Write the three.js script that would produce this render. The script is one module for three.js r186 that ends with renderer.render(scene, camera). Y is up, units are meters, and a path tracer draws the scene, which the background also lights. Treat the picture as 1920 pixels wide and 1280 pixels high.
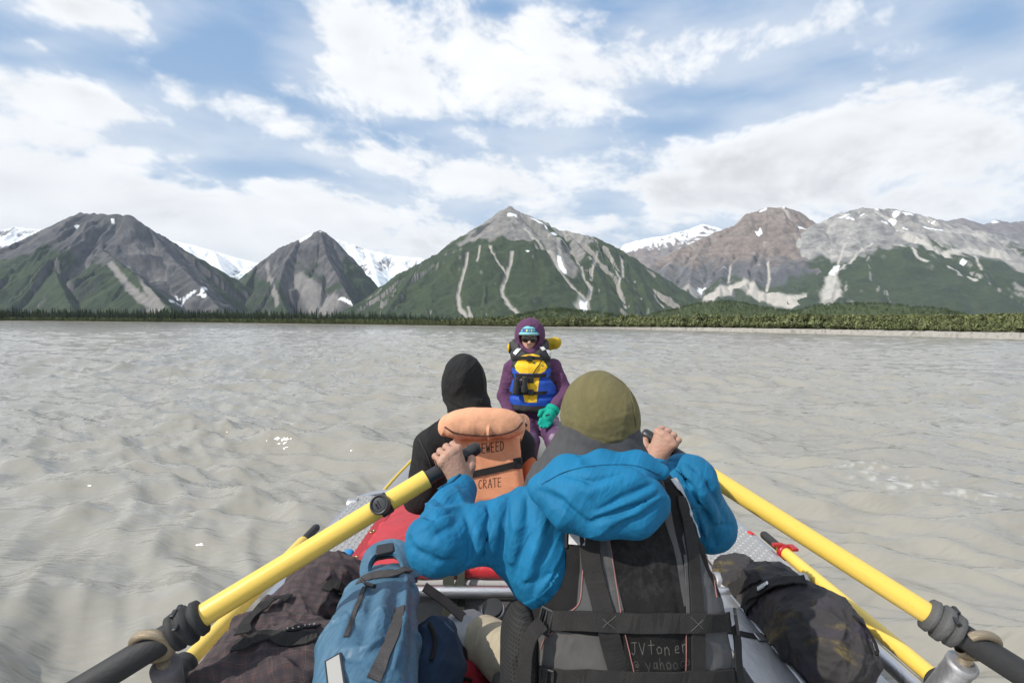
import * as THREE from 'three';
import { mergeGeometries } from 'three/addons/utils/BufferGeometryUtils.js';
import { RoundedBoxGeometry } from 'three/addons/geometries/RoundedBoxGeometry.js';

// ---------------------------------------------------------------- camera, sky, sun, exposure
const scene = new THREE.Scene();
const EYE = 1.7, FPX = 907;                                  // eye height over the water; focal length in photo pixels (1920 wide)
const camera = new THREE.PerspectiveCamera(2 * Math.atan(640 / FPX) * 180 / Math.PI, 1.5, 0.05, 60000);
camera.position.set(0, EYE, 0);
camera.rotation.order = 'YXZ';
camera.rotation.set(-2.2 * Math.PI / 180, 0, 0.48 * Math.PI / 180);
camera.updateMatrixWorld(true);
const renderer = new THREE.WebGLRenderer({ antialias: true });
renderer.toneMapping = THREE.LinearToneMapping;
renderer.toneMappingExposure = 1.0;
renderer.shadowMap.enabled = true;
renderer.shadowMap.type = THREE.PCFSoftShadowMap;

const SUN_DIR = (() => { const az = 114 * Math.PI / 180, el = 41 * Math.PI / 180; return new THREE.Vector3(-Math.sin(az) * Math.cos(el), Math.sin(el), -Math.cos(az) * Math.cos(el)); })();
const sun = new THREE.DirectionalLight(new THREE.Color(1, 0.945, 0.86), 4.7);
sun.name = 'sun';
sun.position.copy(SUN_DIR).multiplyScalar(40); sun.target.position.set(0, 0, -2);
sun.castShadow = true; sun.shadow.mapSize.set(2048, 2048);
Object.assign(sun.shadow.camera, { left: -8, right: 8, top: 8, bottom: -8, near: 1, far: 90 });
scene.add(sun, sun.target);

// ---------------------------------------------------------------- noise and small maths
const clamp = (x, a = 0, b = 1) => x < a ? a : x > b ? b : x, lerp = (a, b, t) => a + (b - a) * t;
const sstep = (a, b, x) => { const t = clamp((x - a) / (b - a)); return t * t * (3 - 2 * t); };
function rng(seed) { let s = seed | 0; return () => { s = (s + 0x6d2b79f5) | 0; let t = Math.imul(s ^ (s >>> 15), 1 | s); t = (t + Math.imul(t ^ (t >>> 7), 61 | t)) ^ t; return ((t ^ (t >>> 14)) >>> 0) / 4294967296; }; }
const PERM = (() => { const r = rng(77), a = new Uint8Array(512), p = [...Array(256).keys()]; for (let i = 255; i > 0; i--) { const j = Math.floor(r() * (i + 1)); [p[i], p[j]] = [p[j], p[i]]; } for (let i = 0; i < 512; i++) a[i] = p[i & 255]; return a; })();
const GX = new Float32Array(256), GY = new Float32Array(256), GZ = new Float32Array(256);
{ const r = rng(5); for (let i = 0; i < 256; i++) { const z = r() * 2 - 1, a = r() * 6.2832, q = Math.sqrt(1 - z * z); GX[i] = q * Math.cos(a); GY[i] = q * Math.sin(a); GZ[i] = z; } }
function n3(x, y, z) {                                        // gradient noise, about -1 .. 1
  const fx = Math.floor(x), fy = Math.floor(y), fz = Math.floor(z), X = fx & 255, Y = fy & 255, Z = fz & 255;
  x -= fx; y -= fy; z -= fz;
  const u = x * x * x * (x * (x * 6 - 15) + 10), v = y * y * y * (y * (y * 6 - 15) + 10), w = z * z * z * (z * (z * 6 - 15) + 10);
  const A = PERM[X] + Y, B = PERM[X + 1] + Y, AA = PERM[A] + Z, AB = PERM[A + 1] + Z, BA = PERM[B] + Z, BB = PERM[B + 1] + Z;
  const g = (i, a, b, c) => { const h = PERM[i]; return GX[h] * a + GY[h] * b + GZ[h] * c; };
  const x1 = x - 1, y1 = y - 1, z1 = z - 1;
  const a0 = lerp(g(AA, x, y, z), g(BA, x1, y, z), u), a1 = lerp(g(AB, x, y1, z), g(BB, x1, y1, z), u);
  const b0 = lerp(g(AA + 1, x, y, z1), g(BA + 1, x1, y, z1), u), b1 = lerp(g(AB + 1, x, y1, z1), g(BB + 1, x1, y1, z1), u);
  return 1.5 * lerp(lerp(a0, a1, v), lerp(b0, b1, v), w);
}
function fbm(x, y, z, o = 4, gain = 0.5) { let s = 0, a = 1, t = 0; for (let i = 0; i < o; i++) { s += a * n3(x, y, z); t += a; a *= gain; x = x * 2.03 + 7.1; y = y * 2.03 + 3.7; z = z * 2.03 + 1.3; } return s / t; }
function ridged(x, y, z, o = 4, gain = 0.5) { let s = 0, a = 1, t = 0; for (let i = 0; i < o; i++) { const n = 1 - Math.abs(n3(x, y, z)); s += a * n * n; t += a; a *= gain; x = x * 2.03 + 5.1; y = y * 2.03 + 2.7; z = z * 2.03 + 8.3; } return s / t; }
const V = (x, y, z) => new THREE.Vector3(x, y, z);
const C = (r, g, b) => new THREE.Color().setRGB(r, g, b);

// a photo pixel and a depth straight ahead (metres) -> a point of the place; and back
const RAYQ = camera.quaternion.clone(), RAYI = camera.quaternion.clone().invert();
function ray(px, py) { return V((px - 960) / FPX, (640 - py) / FPX, -1).applyQuaternion(RAYQ); }
function at(px, py, depth) { const d = ray(px, py); return d.multiplyScalar(depth / -d.z).add(camera.position); }
function toPx(d) { const v = d.clone().applyQuaternion(RAYI); return [960 + v.x / -v.z * FPX, 640 - v.y / -v.z * FPX, -v.z]; }

// the sky: air and clouds, computed once
{
  const W = 3072, H = 1536, data = new Float32Array(W * H * 4);
  // centres of the cloud banks in view: pixel x, y, half-sizes, tilt, strength
  const banks = [
    [150, 20, 170, 40, 0.2, .72], [60, 90, 80, 22, -0.1, .5], [265, 70, 60, 25, 0.4, .45], [120, 185, 240, 55, 0.24, .86], [330, 170, 90, 35, 0.4, .5], [90, 250, 190, 40, 0.2, .6],
    [450, 200, 140, 40, 0.3, .52], [540, 240, 90, 25, 0, .55], [250, 285, 70, 28, 0, .66], [340, 293, 45, 15, 0, .5], [90, 350, 320, 62, 0.1, 1.0], [330, 395, 330, 45, 0.05, .9], [520, 355, 90, 26, 0.1, .75],
    [640, 400, 190, 45, 0, .85], [700, 300, 150, 28, 0.22, .75], [860, 340, 120, 42, 0.1, .75], [1000, 340, 130, 60, 0, .66], [680, 50, 120, 75, 0.3, .84], [740, 155, 170, 75, 0.15, .92], [880, 110, 150, 110, 0, .8],
    [860, 240, 70, 22, 0.4, .45], [1010, 60, 130, 80, 0, .55], [1060, 180, 160, 90, 0.1, .62], [1180, 110, 120, 70, 0, .4], [1400, 60, 330, 45, -0.12, .45], [1250, 130, 260, 40, -0.18, .35], [1700, 90, 200, 40, 0.1, .3],
    [1500, 290, 260, 75, -0.08, .95], [1760, 260, 260, 110, 0, .92], [1290, 360, 130, 48, 0, .95], [1450, 350, 260, 60, 0, .9], [1700, 370, 330, 60, 0, .8], [1140, 411, 22, 12, 0, .62], [1080, 300, 90, 40, 0, .3], [980, 395, 160, 30, 0, .35], [120, 440, 330, 60, 0, .9], [470, 452, 260, 55, 0, .85], [760, 450, 180, 50, 0, .8], [1060, 440, 140, 45, 0, .45], [1060, 400, 90, 26, 0, .3]];
  const holes = [[380, 110, 130, 50, .5], [430, 60, 120, 70, .4], [500, 320, 130, 26, .55], [790, 235, 110, 16, .3], [1250, 240, 160, 28, .4], [1860, 40, 120, 70, .5], [1330, 180, 150, 25, .25], [1130, 385, 70, 24, .4], [30, 110, 60, 30, .3], [1360, 10, 120, 30, .2], [930, 15, 60, 20, .4], [290, 330, 20, 10, .3]];
  const d = V(0, 0, 0), v = V(0, 0, 0), bot = [0.62, 0.63, 0.62];
  for (let j = 0; j < H; j++) {
    const el = ((j + 0.5) / H - 0.5) * Math.PI, ce = Math.cos(el), se = Math.sin(el);
    for (let i = 0; i < W; i++) {
      const o = (j * W + i) * 4;
      if (se < -0.005) { data[o] = bot[0] * .6; data[o + 1] = bot[1] * .6; data[o + 2] = bot[2] * .6; data[o + 3] = 1; continue; }
      const az = ((i + 0.5) / W - 0.5) * 2 * Math.PI;
      d.set(ce * Math.cos(az), se, ce * Math.sin(az));
      // clear air
      const up = clamp(se), k = Math.pow(1 - up, 2.6), sd = clamp(d.dot(SUN_DIR)), hz = Math.pow(sd, 6) * 0.10 + Math.pow(sd, 40) * 0.5;
      let r = lerp(0.185, 0.64, k) + hz, g = lerp(0.36, 0.79, k) + hz, b = lerp(0.655, 0.92, k) + hz * 0.9;
      // clouds (fewer octaves where the camera does not look: the light is the same)
      v.copy(d).applyQuaternion(RAYI); const seen = v.z < -.3, O = seen ? 8 : 4, O2 = seen ? 6 : 3;
      const q = 1 / (se + 0.22), cx = d.x * q, cz = d.z * q;
      const sx = d.x * 6.2 + d.y * 2.2, sy = d.y * 11, sz = d.z * 6.2, wA = n3(sx * .6, sy * .6, sz * .6 + 4) * .55, wB = n3(sx * .6 + 9, sy * .6, sz * .6) * .55;
      const f = 0.72 * fbm(sx * 1.25 + wA, sy * 1.25 + wB, sz * 1.25, O, 0.68) + 0.40 * fbm(cx * 2.6 + cz * .8, cz * 4.2 + wA, 0.5, O2, 0.66);
      let bias = 0.28 + 0.5 * n3(cx * .5 + 11, cz * .5, 2.2) + 0.25 * sstep(.3, 0, se), inView = 0;
      if (v.z < -0.2) {
        const px = 960 + v.x / -v.z * FPX, py = 640 - v.y / -v.z * FPX;
        inView = sstep(420, 60, Math.max(-px, px - 1920, -py, 0));
        if (inView > 0) {
          let m = 0;
          const wob = 26 * f;
          for (const [bx, by, rx, ry, ta, s] of banks) {
            const ex = px - bx, ey = py - by + wob * .4, c = Math.cos(ta), sn = Math.sin(ta), a = (ex * c + ey * sn) / (rx * 1.25), e = (-ex * sn + ey * c) / (ry * 1.35), rr = a * a + e * e;
            if (rr < 1.6) { const t = s * Math.exp(-rr * 1.7); m = Math.max(m, t) + .22 * Math.min(m, t); }
          }
          for (const [bx, by, rx, ry, s] of holes) { const a = (px - bx) / rx, e = (py - by) / ry, rr = a * a + e * e; if (rr < 2.5) m -= s * Math.exp(-rr * 1.5); }
          bias = lerp(bias, Math.min(m, .95) * 0.98 - 0.06, inView);
        }
      }
      const dens = bias + f * 1.15 - 0.16;
      let cov = .95 * Math.pow(sstep(-0.20, 0.44, dens), 1.1);
      const veil = sstep(-.25, .75, bias * .9 + .1 + fbm(sx * .5 + 4, sy * 1.1, sz * .5 + 7.7, O2 - 1, .6) * .9 + .35 * sstep(.1, .9, d.x));
      cov = Math.max(cov, 0.45 * veil);         // thin veil
      const f2 = 0.72 * fbm(sx * 1.25 + wA + SUN_DIR.x * .3, sy * 1.25 + wB + SUN_DIR.y * .45, sz * 1.25 + SUN_DIR.z * .3, 3, 0.64);
      const thick = sstep(0.25, 1.0, dens), lit = clamp(0.975 + (f * .7 - f2) * 0.16 - thick * 0.30 * sstep(-.2, .5, fbm(sx * .5, sy * .8 + 3, sz * .5, 3) + .3 * sstep(.2, .7, d.x)), .72, 1.03);
      const cr = 1.12 * lit, cg = 1.125 * lit, cb = 1.11 * lit + .012;
      data[o] = lerp(r, cr, cov * .97); data[o + 1] = lerp(g, cg, cov * .97); data[o + 2] = lerp(b, cb, cov * .97); data[o + 3] = 1;
    }
  }
  const sky = new THREE.DataTexture(data, W, H, THREE.RGBAFormat, THREE.FloatType);
  sky.mapping = THREE.EquirectangularReflectionMapping; sky.magFilter = THREE.LinearFilter; sky.minFilter = THREE.LinearFilter; sky.needsUpdate = true;
  scene.background = sky; scene.environment = sky;
}
// ---------------------------------------------------------------- naming and small builders
const taken = new Map();
function numbered(name) { const n = taken.get(name) ?? 0; taken.set(name, n + 1); return n ? `${name}_${String(n).padStart(3, '0')}` : name; }
const shade = o => { o.castShadow = true; o.receiveShadow = true; return o; };
function info(o, label, category, group, kind) { o.userData.label = label; if (category) o.userData.category = category; if (group) o.userData.group = group; if (kind) o.userData.kind = kind; return o; }
function thing(name, label, category, pos, group) { const o = new THREE.Group(); o.name = numbered(name); if (pos) o.position.copy(pos); info(o, label, category, group); scene.add(o); return o; }
function part(name, geo, mat, parent) { const m = shade(new THREE.Mesh(geo, mat)); m.name = name; parent.add(m); return m; }
function setting(name, geo, mat, label) { const m = shade(new THREE.Mesh(geo, mat)); m.name = numbered(name); m.userData.kind = 'structure'; if (label) m.userData.label = label; scene.add(m); return m; }
const std = (o) => new THREE.MeshStandardMaterial(o), phys = (o) => new THREE.MeshPhysicalMaterial(o);

function gridGeo(nu, nv, fn, closeU = false) {                // fn(i, j, put) -> position, optional colour
  const n = (nu + 1) * (nv + 1), P = new Float32Array(n * 3), Cc = new Float32Array(n * 3), U = new Float32Array(n * 2), idx = new Uint32Array(nu * nv * 6);
  let k = 0, col = false;
  for (let j = 0; j <= nv; j++) for (let i = 0; i <= nu; i++, k++) {
    const r = fn(i, j); P[k * 3] = r[0]; P[k * 3 + 1] = r[1]; P[k * 3 + 2] = r[2];
    if (r.length >= 6) { col = true; Cc[k * 3] = r[3]; Cc[k * 3 + 1] = r[4]; Cc[k * 3 + 2] = r[5]; }
    U[k * 2] = r.length >= 8 ? r[6] : r[0]; U[k * 2 + 1] = r.length >= 8 ? r[7] : -r[2];
  }
  k = 0;
  for (let j = 0; j < nv; j++) for (let i = 0; i < nu; i++) { const a = j * (nu + 1) + i, b = a + 1, c = a + nu + 1, e = c + 1; idx[k++] = a; idx[k++] = b; idx[k++] = e; idx[k++] = a; idx[k++] = e; idx[k++] = c; }
  const g = new THREE.BufferGeometry();
  g.setAttribute('position', new THREE.BufferAttribute(P, 3)); g.setAttribute('uv', new THREE.BufferAttribute(U, 2));
  if (col) g.setAttribute('color', new THREE.BufferAttribute(Cc, 3));
  g.setIndex(new THREE.BufferAttribute(idx, 1)); g.computeVertexNormals();
  return g;
}
function dataTex(W, H, fn, srgb = false, repeat = true) {      // fn(u, v) -> [r, g, b] in 0..1 (or one grey value)
  const d = new Uint8Array(W * H * 4);
  for (let j = 0, o = 0; j < H; j++) for (let i = 0; i < W; i++, o += 4) { const c = fn((i + .5) / W, (j + .5) / H); if (c.length) { d[o] = clamp(c[0]) * 255; d[o + 1] = clamp(c[1]) * 255; d[o + 2] = clamp(c[2]) * 255; } else d[o] = d[o + 1] = d[o + 2] = clamp(c) * 255; d[o + 3] = 255; }
  const t = new THREE.DataTexture(d, W, H); t.magFilter = THREE.LinearFilter; t.minFilter = THREE.LinearMipmapLinearFilter; t.generateMipmaps = true;
  if (repeat) t.wrapS = t.wrapT = THREE.RepeatWrapping; if (srgb) t.colorSpace = THREE.SRGBColorSpace; t.needsUpdate = true; return t;
}
// periodic noise for tiles
function tileN(u, v, fu, fv, s) { const a = u * 2 * Math.PI, b = v * 2 * Math.PI, R = 1 / (2 * Math.PI); const x = Math.cos(a) * fu * R, y = Math.sin(a) * fu * R, z = Math.cos(b) * fv * R, w = Math.sin(b) * fv * R; return n3(x + s + z * .7071 + 13, y + s * 1.7 + w * .7071, z - w + s * .3); }
const withRepeat = (t, x, y) => { const c = t.clone(); c.repeat.set(x, y); c.needsUpdate = true; return c; };
// ---------------------------------------------------------------- soft shapes: distance fields and a mesher
const smin = (a, b, k) => { const h = Math.max(k - Math.abs(a - b), 0) / k; return Math.min(a, b) - h * h * k * .25; };
const smax = (a, b, k) => -smin(-a, -b, k);
const cap = (a, b, ra, rb = ra) => { const ax = a.x, ay = a.y, az = a.z, dx = b.x - ax, dy = b.y - ay, dz = b.z - az, L = dx * dx + dy * dy + dz * dz || 1e-9; return (x, y, z) => { x -= ax; y -= ay; z -= az; const t = clamp((x * dx + y * dy + z * dz) / L); x -= dx * t; y -= dy * t; z -= dz * t; return Math.sqrt(x * x + y * y + z * z) - ra - (rb - ra) * t; }; };
const ball = (c, r) => (x, y, z) => Math.hypot(x - c.x, y - c.y, z - c.z) - r;
// ellipsoid or rounded box in a turned frame; q is a quaternion or null
const frame = (c, q) => { const i = q ? q.clone().invert() : null, v = V(0, 0, 0); return (x, y, z) => { v.set(x - c.x, y - c.y, z - c.z); if (i) v.applyQuaternion(i); return v; }; };
const ell = (c, rx, ry, rz, q) => { const f = frame(c, q); return (x, y, z) => { const v = f(x, y, z), a = v.x / rx, b = v.y / ry, e = v.z / rz, k0 = Math.sqrt(a * a + b * b + e * e), k1 = Math.hypot(a / rx, b / ry, e / rz); return k1 < 1e-9 ? -Math.min(rx, ry, rz) : k0 * (k0 - 1) / k1; }; };
const rbox = (c, hx, hy, hz, r, q) => { const f = frame(c, q); return (x, y, z) => { const v = f(x, y, z), a = Math.abs(v.x) - hx + r, b = Math.abs(v.y) - hy + r, e = Math.abs(v.z) - hz + r; return Math.hypot(Math.max(a, 0), Math.max(b, 0), Math.max(e, 0)) + Math.min(Math.max(a, b, e), 0) - r; }; };
// upright loft: rows [y, cx, cz, rx, rz]
const loft = (rows, pw = 2.4) => { const n = rows.length; return (x, y, z) => {
  let i = 0; while (i < n - 2 && y > rows[i + 1][0]) i++;
  const A = rows[i], B = rows[i + 1], t = clamp((y - A[0]) / (B[0] - A[0])), s = t * t * (3 - 2 * t) * .5 + t * .5, cx = lerp(A[1], B[1], s), cz = lerp(A[2], B[2], s), rx = lerp(A[3], B[3], s), rz = lerp(A[4], B[4], s);
  const e = Math.pow(Math.pow(Math.abs(x - cx) / rx, pw) + Math.pow(Math.abs(z - cz) / rz, pw), 1 / pw), side = (e - 1) * Math.min(rx, rz) * (e > 1 ? 1.15 : 1), end = Math.max(rows[0][0] - y, y - rows[n - 1][0]);
  return end > 0 ? Math.hypot(Math.max(side, 0), end) + Math.min(side, 0) * .2 : Math.max(side, end); }; };
const union = (k, ...fs) => (x, y, z) => { let d = fs[0](x, y, z); for (let i = 1; i < fs.length; i++) d = smin(d, fs[i](x, y, z), k); return d; };
const grow = (f, r) => (x, y, z) => f(x, y, z) - r;
const cut = (f, g, k = .01) => (x, y, z) => smax(f(x, y, z), -g(x, y, z), k);
const meet = (f, g, k = .01) => (x, y, z) => smax(f(x, y, z), g(x, y, z), k);
const rough3 = (f, w) => (x, y, z) => { const d = f(x, y, z); return Math.abs(d) > .06 ? d : d - w(x, y, z); };
function normalAt(f, p, e = .003) { return V(f(p.x + e, p.y, p.z) - f(p.x - e, p.y, p.z), f(p.x, p.y + e, p.z) - f(p.x, p.y - e, p.z), f(p.x, p.y, p.z + e) - f(p.x, p.y, p.z - e)).normalize(); }
function surf(f, px, py, from = .4, to = 7) {                  // first point of a shape on the sight line through a pixel
  const d = ray(px, py).normalize(); let t = from, best = 1e9, bt = from;
  for (let i = 0; i < 260 && t < to; i++) { const v = f(d.x * t, EYE + d.y * t, d.z * t); if (v < best) { best = v; bt = t; } if (v < .0004) break; t += Math.max(v * .7, .0008); }
  return V(d.x * bt, EYE + d.y * bt, d.z * bt);
}
function snap(f, p, off = 0) { const q = p.clone(); for (let i = 0; i < 6; i++) { const n = normalAt(f, q); q.addScaledVector(n, -(f(q.x, q.y, q.z) - off) * .9); } return q; }
function net(f, lo, hi, cell, { color, uv, normals = true } = {}) {
  const nx = Math.ceil((hi.x - lo.x) / cell) + 1, ny = Math.ceil((hi.y - lo.y) / cell) + 1, nz = Math.ceil((hi.z - lo.z) / cell) + 1, S = new Float32Array(nx * ny * nz), B = 5, br = B * cell * .87 * 1.35 + .012;
  const id = (i, j, k) => (k * ny + j) * nx + i;
  for (let k0 = 0; k0 < nz; k0 += B) for (let j0 = 0; j0 < ny; j0 += B) for (let i0 = 0; i0 < nx; i0 += B) {
    const c = f(lo.x + (i0 + B / 2 - .5) * cell, lo.y + (j0 + B / 2 - .5) * cell, lo.z + (k0 + B / 2 - .5) * cell), far = Math.abs(c) > br;
    for (let k = k0; k < Math.min(nz, k0 + B); k++) for (let j = j0; j < Math.min(ny, j0 + B); j++) for (let i = i0; i < Math.min(nx, i0 + B); i++) S[id(i, j, k)] = far ? c : f(lo.x + i * cell, lo.y + j * cell, lo.z + k * cell);
  }
  const at_ = new Int32Array(nx * ny * nz).fill(-1), P = [], I = [];
  const E = [[0, 1], [0, 2], [0, 4], [1, 3], [1, 5], [2, 3], [2, 6], [3, 7], [4, 5], [4, 6], [5, 7], [6, 7]], v8 = new Float32Array(8);
  for (let k = 0; k < nz - 1; k++) for (let j = 0; j < ny - 1; j++) for (let i = 0; i < nx - 1; i++) {
    let m = 0; for (let c = 0; c < 8; c++) { v8[c] = S[id(i + (c & 1), j + (c >> 1 & 1), k + (c >> 2))]; if (v8[c] < 0) m |= 1 << c; }
    if (m === 0 || m === 255) continue;
    let sx = 0, sy = 0, sz = 0, n = 0;
    for (const [a, b] of E) if ((m >> a & 1) !== (m >> b & 1)) { const t = v8[a] / (v8[a] - v8[b]); sx += (a & 1) + ((b & 1) - (a & 1)) * t; sy += (a >> 1 & 1) + ((b >> 1 & 1) - (a >> 1 & 1)) * t; sz += (a >> 2) + ((b >> 2) - (a >> 2)) * t; n++; }
    at_[id(i, j, k)] = P.length / 3; P.push(lo.x + (i + sx / n) * cell, lo.y + (j + sy / n) * cell, lo.z + (k + sz / n) * cell);
  }
  const quad = (a, b, c, d, flip) => { if (a < 0 || b < 0 || c < 0 || d < 0) return; if (flip) I.push(a, d, c, a, c, b); else I.push(a, b, c, a, c, d); };
  for (let k = 1; k < nz - 1; k++) for (let j = 1; j < ny - 1; j++) for (let i = 1; i < nx - 1; i++) {
    const s = S[id(i, j, k)] < 0;
    if (s !== S[id(i + 1, j, k)] < 0) quad(at_[id(i, j - 1, k - 1)], at_[id(i, j, k - 1)], at_[id(i, j, k)], at_[id(i, j - 1, k)], !s);
    if (s !== S[id(i, j + 1, k)] < 0) quad(at_[id(i - 1, j, k - 1)], at_[id(i - 1, j, k)], at_[id(i, j, k)], at_[id(i, j, k - 1)], !s);
    if (s !== S[id(i, j, k + 1)] < 0) quad(at_[id(i - 1, j - 1, k)], at_[id(i, j - 1, k)], at_[id(i, j, k)], at_[id(i - 1, j, k)], !s);
  }
  const g = new THREE.BufferGeometry(), n = P.length / 3, N = new Float32Array(n * 3), U = new Float32Array(n * 2), K = color ? new Float32Array(n * 3) : null, e = cell * .5;
  for (let i = 0; i < n; i++) {
    const x = P[i * 3], y = P[i * 3 + 1], z = P[i * 3 + 2];
    let a = f(x + e, y, z) - f(x - e, y, z), b = f(x, y + e, z) - f(x, y - e, z), c = f(x, y, z + e) - f(x, y, z - e); const l = Math.hypot(a, b, c) || 1; a /= l; b /= l; c /= l;
    N[i * 3] = a; N[i * 3 + 1] = b; N[i * 3 + 2] = c;
    if (uv) { const w = uv(x, y, z, a, b, c); U[i * 2] = w[0]; U[i * 2 + 1] = w[1]; } else { U[i * 2] = x + .62 * z; U[i * 2 + 1] = y * .9 + .5 * z - .15 * x; }
    if (K) { const w = color(x, y, z, a, b, c); K[i * 3] = w[0]; K[i * 3 + 1] = w[1]; K[i * 3 + 2] = w[2]; }
  }
  g.setAttribute('position', new THREE.BufferAttribute(new Float32Array(P), 3)); g.setAttribute('normal', new THREE.BufferAttribute(N, 3)); g.setAttribute('uv', new THREE.BufferAttribute(U, 2));
  if (K) g.setAttribute('color', new THREE.BufferAttribute(K, 3));
  g.setIndex(I); return g;
}
const box3 = (pts, m) => { const lo = V(1e9, 1e9, 1e9), hi = V(-1e9, -1e9, -1e9); for (const p of pts) { lo.min(p); hi.max(p); } return [lo.subScalar(m), hi.addScalar(m)]; };
// a ribbon of webbing along points, lying across the given normals
function ribbon(pts, nrm, width, thick, { seg = 6, uvLen = 1 } = {}) {
  const c = new THREE.CatmullRomCurve3(pts), cn = new THREE.CatmullRomCurve3(nrm), n = Math.max(2, pts.length * seg), P = [], U = [], I = []; let len = 0, prev = null;
  for (let i = 0; i <= n; i++) {
    const p = c.getPoint(i / n), t = c.getTangent(i / n), nn = cn.getPoint(i / n).normalize(), s = V(0, 0, 0).crossVectors(t, nn).normalize(), w = typeof width === 'function' ? width(i / n) : width; nn.crossVectors(s, t).normalize();
    if (prev) len += p.distanceTo(prev); prev = p;
    for (const [a, b] of [[-.5, 0], [-.47, 1], [.47, 1], [.5, 0]]) { const q = p.clone().addScaledVector(s, a * w).addScaledVector(nn, b * thick); P.push(q.x, q.y, q.z); U.push(a * w * uvLen, len * uvLen); }
    if (i) for (let k = 0; k < 4; k++) { const a = (i - 1) * 4 + k, b = (i - 1) * 4 + (k + 1) % 4, d = a + 4, e = b + 4; I.push(a, d, b, b, d, e); }
  }
  const L = n * 4; I.push(0, 1, 2, 0, 2, 3, L, L + 2, L + 1, L, L + 3, L + 2);
  let g = new THREE.BufferGeometry(); g.setAttribute('position', new THREE.BufferAttribute(new Float32Array(P), 3)); g.setAttribute('uv', new THREE.BufferAttribute(new Float32Array(U), 2)); g.setIndex(I);
  g = g.toNonIndexed(); g.computeVertexNormals(); return g;
}
// webbing laid on a shape through photo pixels
function strapOn(f, pxs, width, thick = .003, off = .0015, between = 4) {
  const fine = []; const c = new THREE.CatmullRomCurve3(pxs.map(([a, b]) => V(a, b, 0))); const n = (pxs.length - 1) * between;
  for (let i = 0; i <= n; i++) { const q = c.getPoint(i / n), p = surf(f, q.x, q.y); fine.push(snap(f, p, off)); }
  return ribbon(fine, fine.map(p => normalAt(f, p, .012)), width, thick, { seg: 2 });
}
// folds of cloth through photo pixels: [amount (+ ridge, - furrow), half-width, points]
function foldLines(f, list, from = .4) {
  const L = list.map(([amp, w, pxs]) => { const p = pxs.map(([a, b]) => surf(f, a, b, from)), c = p.reduce((s, q) => s.add(q), V(0, 0, 0)).divideScalar(p.length); return { amp, w, p, c, r: Math.max(...p.map(q => q.distanceTo(c))) + w * 2.6 }; });
  return (x, y, z) => { let s = 0; for (const { amp, w, p, c, r } of L) { if (Math.abs(x - c.x) > r || Math.abs(y - c.y) > r || Math.abs(z - c.z) > r) continue; let m = 1e9, mt = 0; const n = p.length - 1; for (let i = 0; i < n; i++) { const a = p[i], b = p[i + 1], dx = b.x - a.x, dy = b.y - a.y, dz = b.z - a.z, t = clamp(((x - a.x) * dx + (y - a.y) * dy + (z - a.z) * dz) / (dx * dx + dy * dy + dz * dz)), e = (x - a.x - dx * t) ** 2 + (y - a.y - dy * t) ** 2 + (z - a.z - dz * t) ** 2; if (e < m) { m = e; mt = (i + t) / n; } } const q = Math.sqrt(m) / w; if (q < 2.6) s += amp * Math.sin(Math.PI * (.12 + .76 * mt)) * (amp > 0 ? 1.55 * Math.exp(-1.9 * q) : 1.35 * Math.exp(-1.25 * q)); } return s; };
}
function tubeOn(f, pxs, r, off = 0, between = 5) { const c = new THREE.CatmullRomCurve3(pxs.map(([a, b]) => V(a, b, 0))), n = (pxs.length - 1) * between, fine = []; for (let i = 0; i <= n; i++) { const q = c.getPoint(i / n); fine.push(snap(f, surf(f, q.x, q.y), off)); } return new THREE.TubeGeometry(new THREE.CatmullRomCurve3(fine), fine.length * 2, r, 6); }
// tube through world points
const tube = (pts, r, seg = 40, rad = 12, closed = false) => new THREE.TubeGeometry(new THREE.CatmullRomCurve3(pts, closed), seg, r, rad, closed);
function rod(a, b, r0, r1 = r0, rad = 24, open = false) { const d = b.clone().sub(a), g = new THREE.CylinderGeometry(r1, r0, d.length(), rad, 1, open); g.translate(0, d.length() / 2, 0); g.applyQuaternion(new THREE.Quaternion().setFromUnitVectors(V(0, 1, 0), d.normalize())); g.translate(a.x, a.y, a.z); return g; }
function spin(profile, a, dir, rad = 28) { const g = new THREE.LatheGeometry(profile.map(([r, y]) => new THREE.Vector2(r, y)), rad); g.applyQuaternion(new THREE.Quaternion().setFromUnitVectors(V(0, 1, 0), dir.clone().normalize())); g.translate(a.x, a.y, a.z); return g; }
function slab(w, h, d, r, p, q) { const g = new RoundedBoxGeometry(w, h, d, 2, Math.min(r, w / 2.01, h / 2.01, d / 2.01)); if (q) g.applyQuaternion(q); g.translate(p.x, p.y, p.z); return g; }
const basis = (x, y, z) => new THREE.Quaternion().setFromRotationMatrix(new THREE.Matrix4().makeBasis(x, y, z));
const facing = (n, up = V(0, 1, 0)) => { const z = n.clone().normalize(), x = V(0, 0, 0).crossVectors(up, z).normalize(), y = V(0, 0, 0).crossVectors(z, x); return basis(x, y, z); };
const merged = gs => mergeGeometries(gs.map(g => { const h = g.index ? g.toNonIndexed() : g; for (const k of Object.keys(h.attributes)) if (!['position', 'normal', 'uv'].includes(k)) h.deleteAttribute(k); return h; }));
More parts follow.
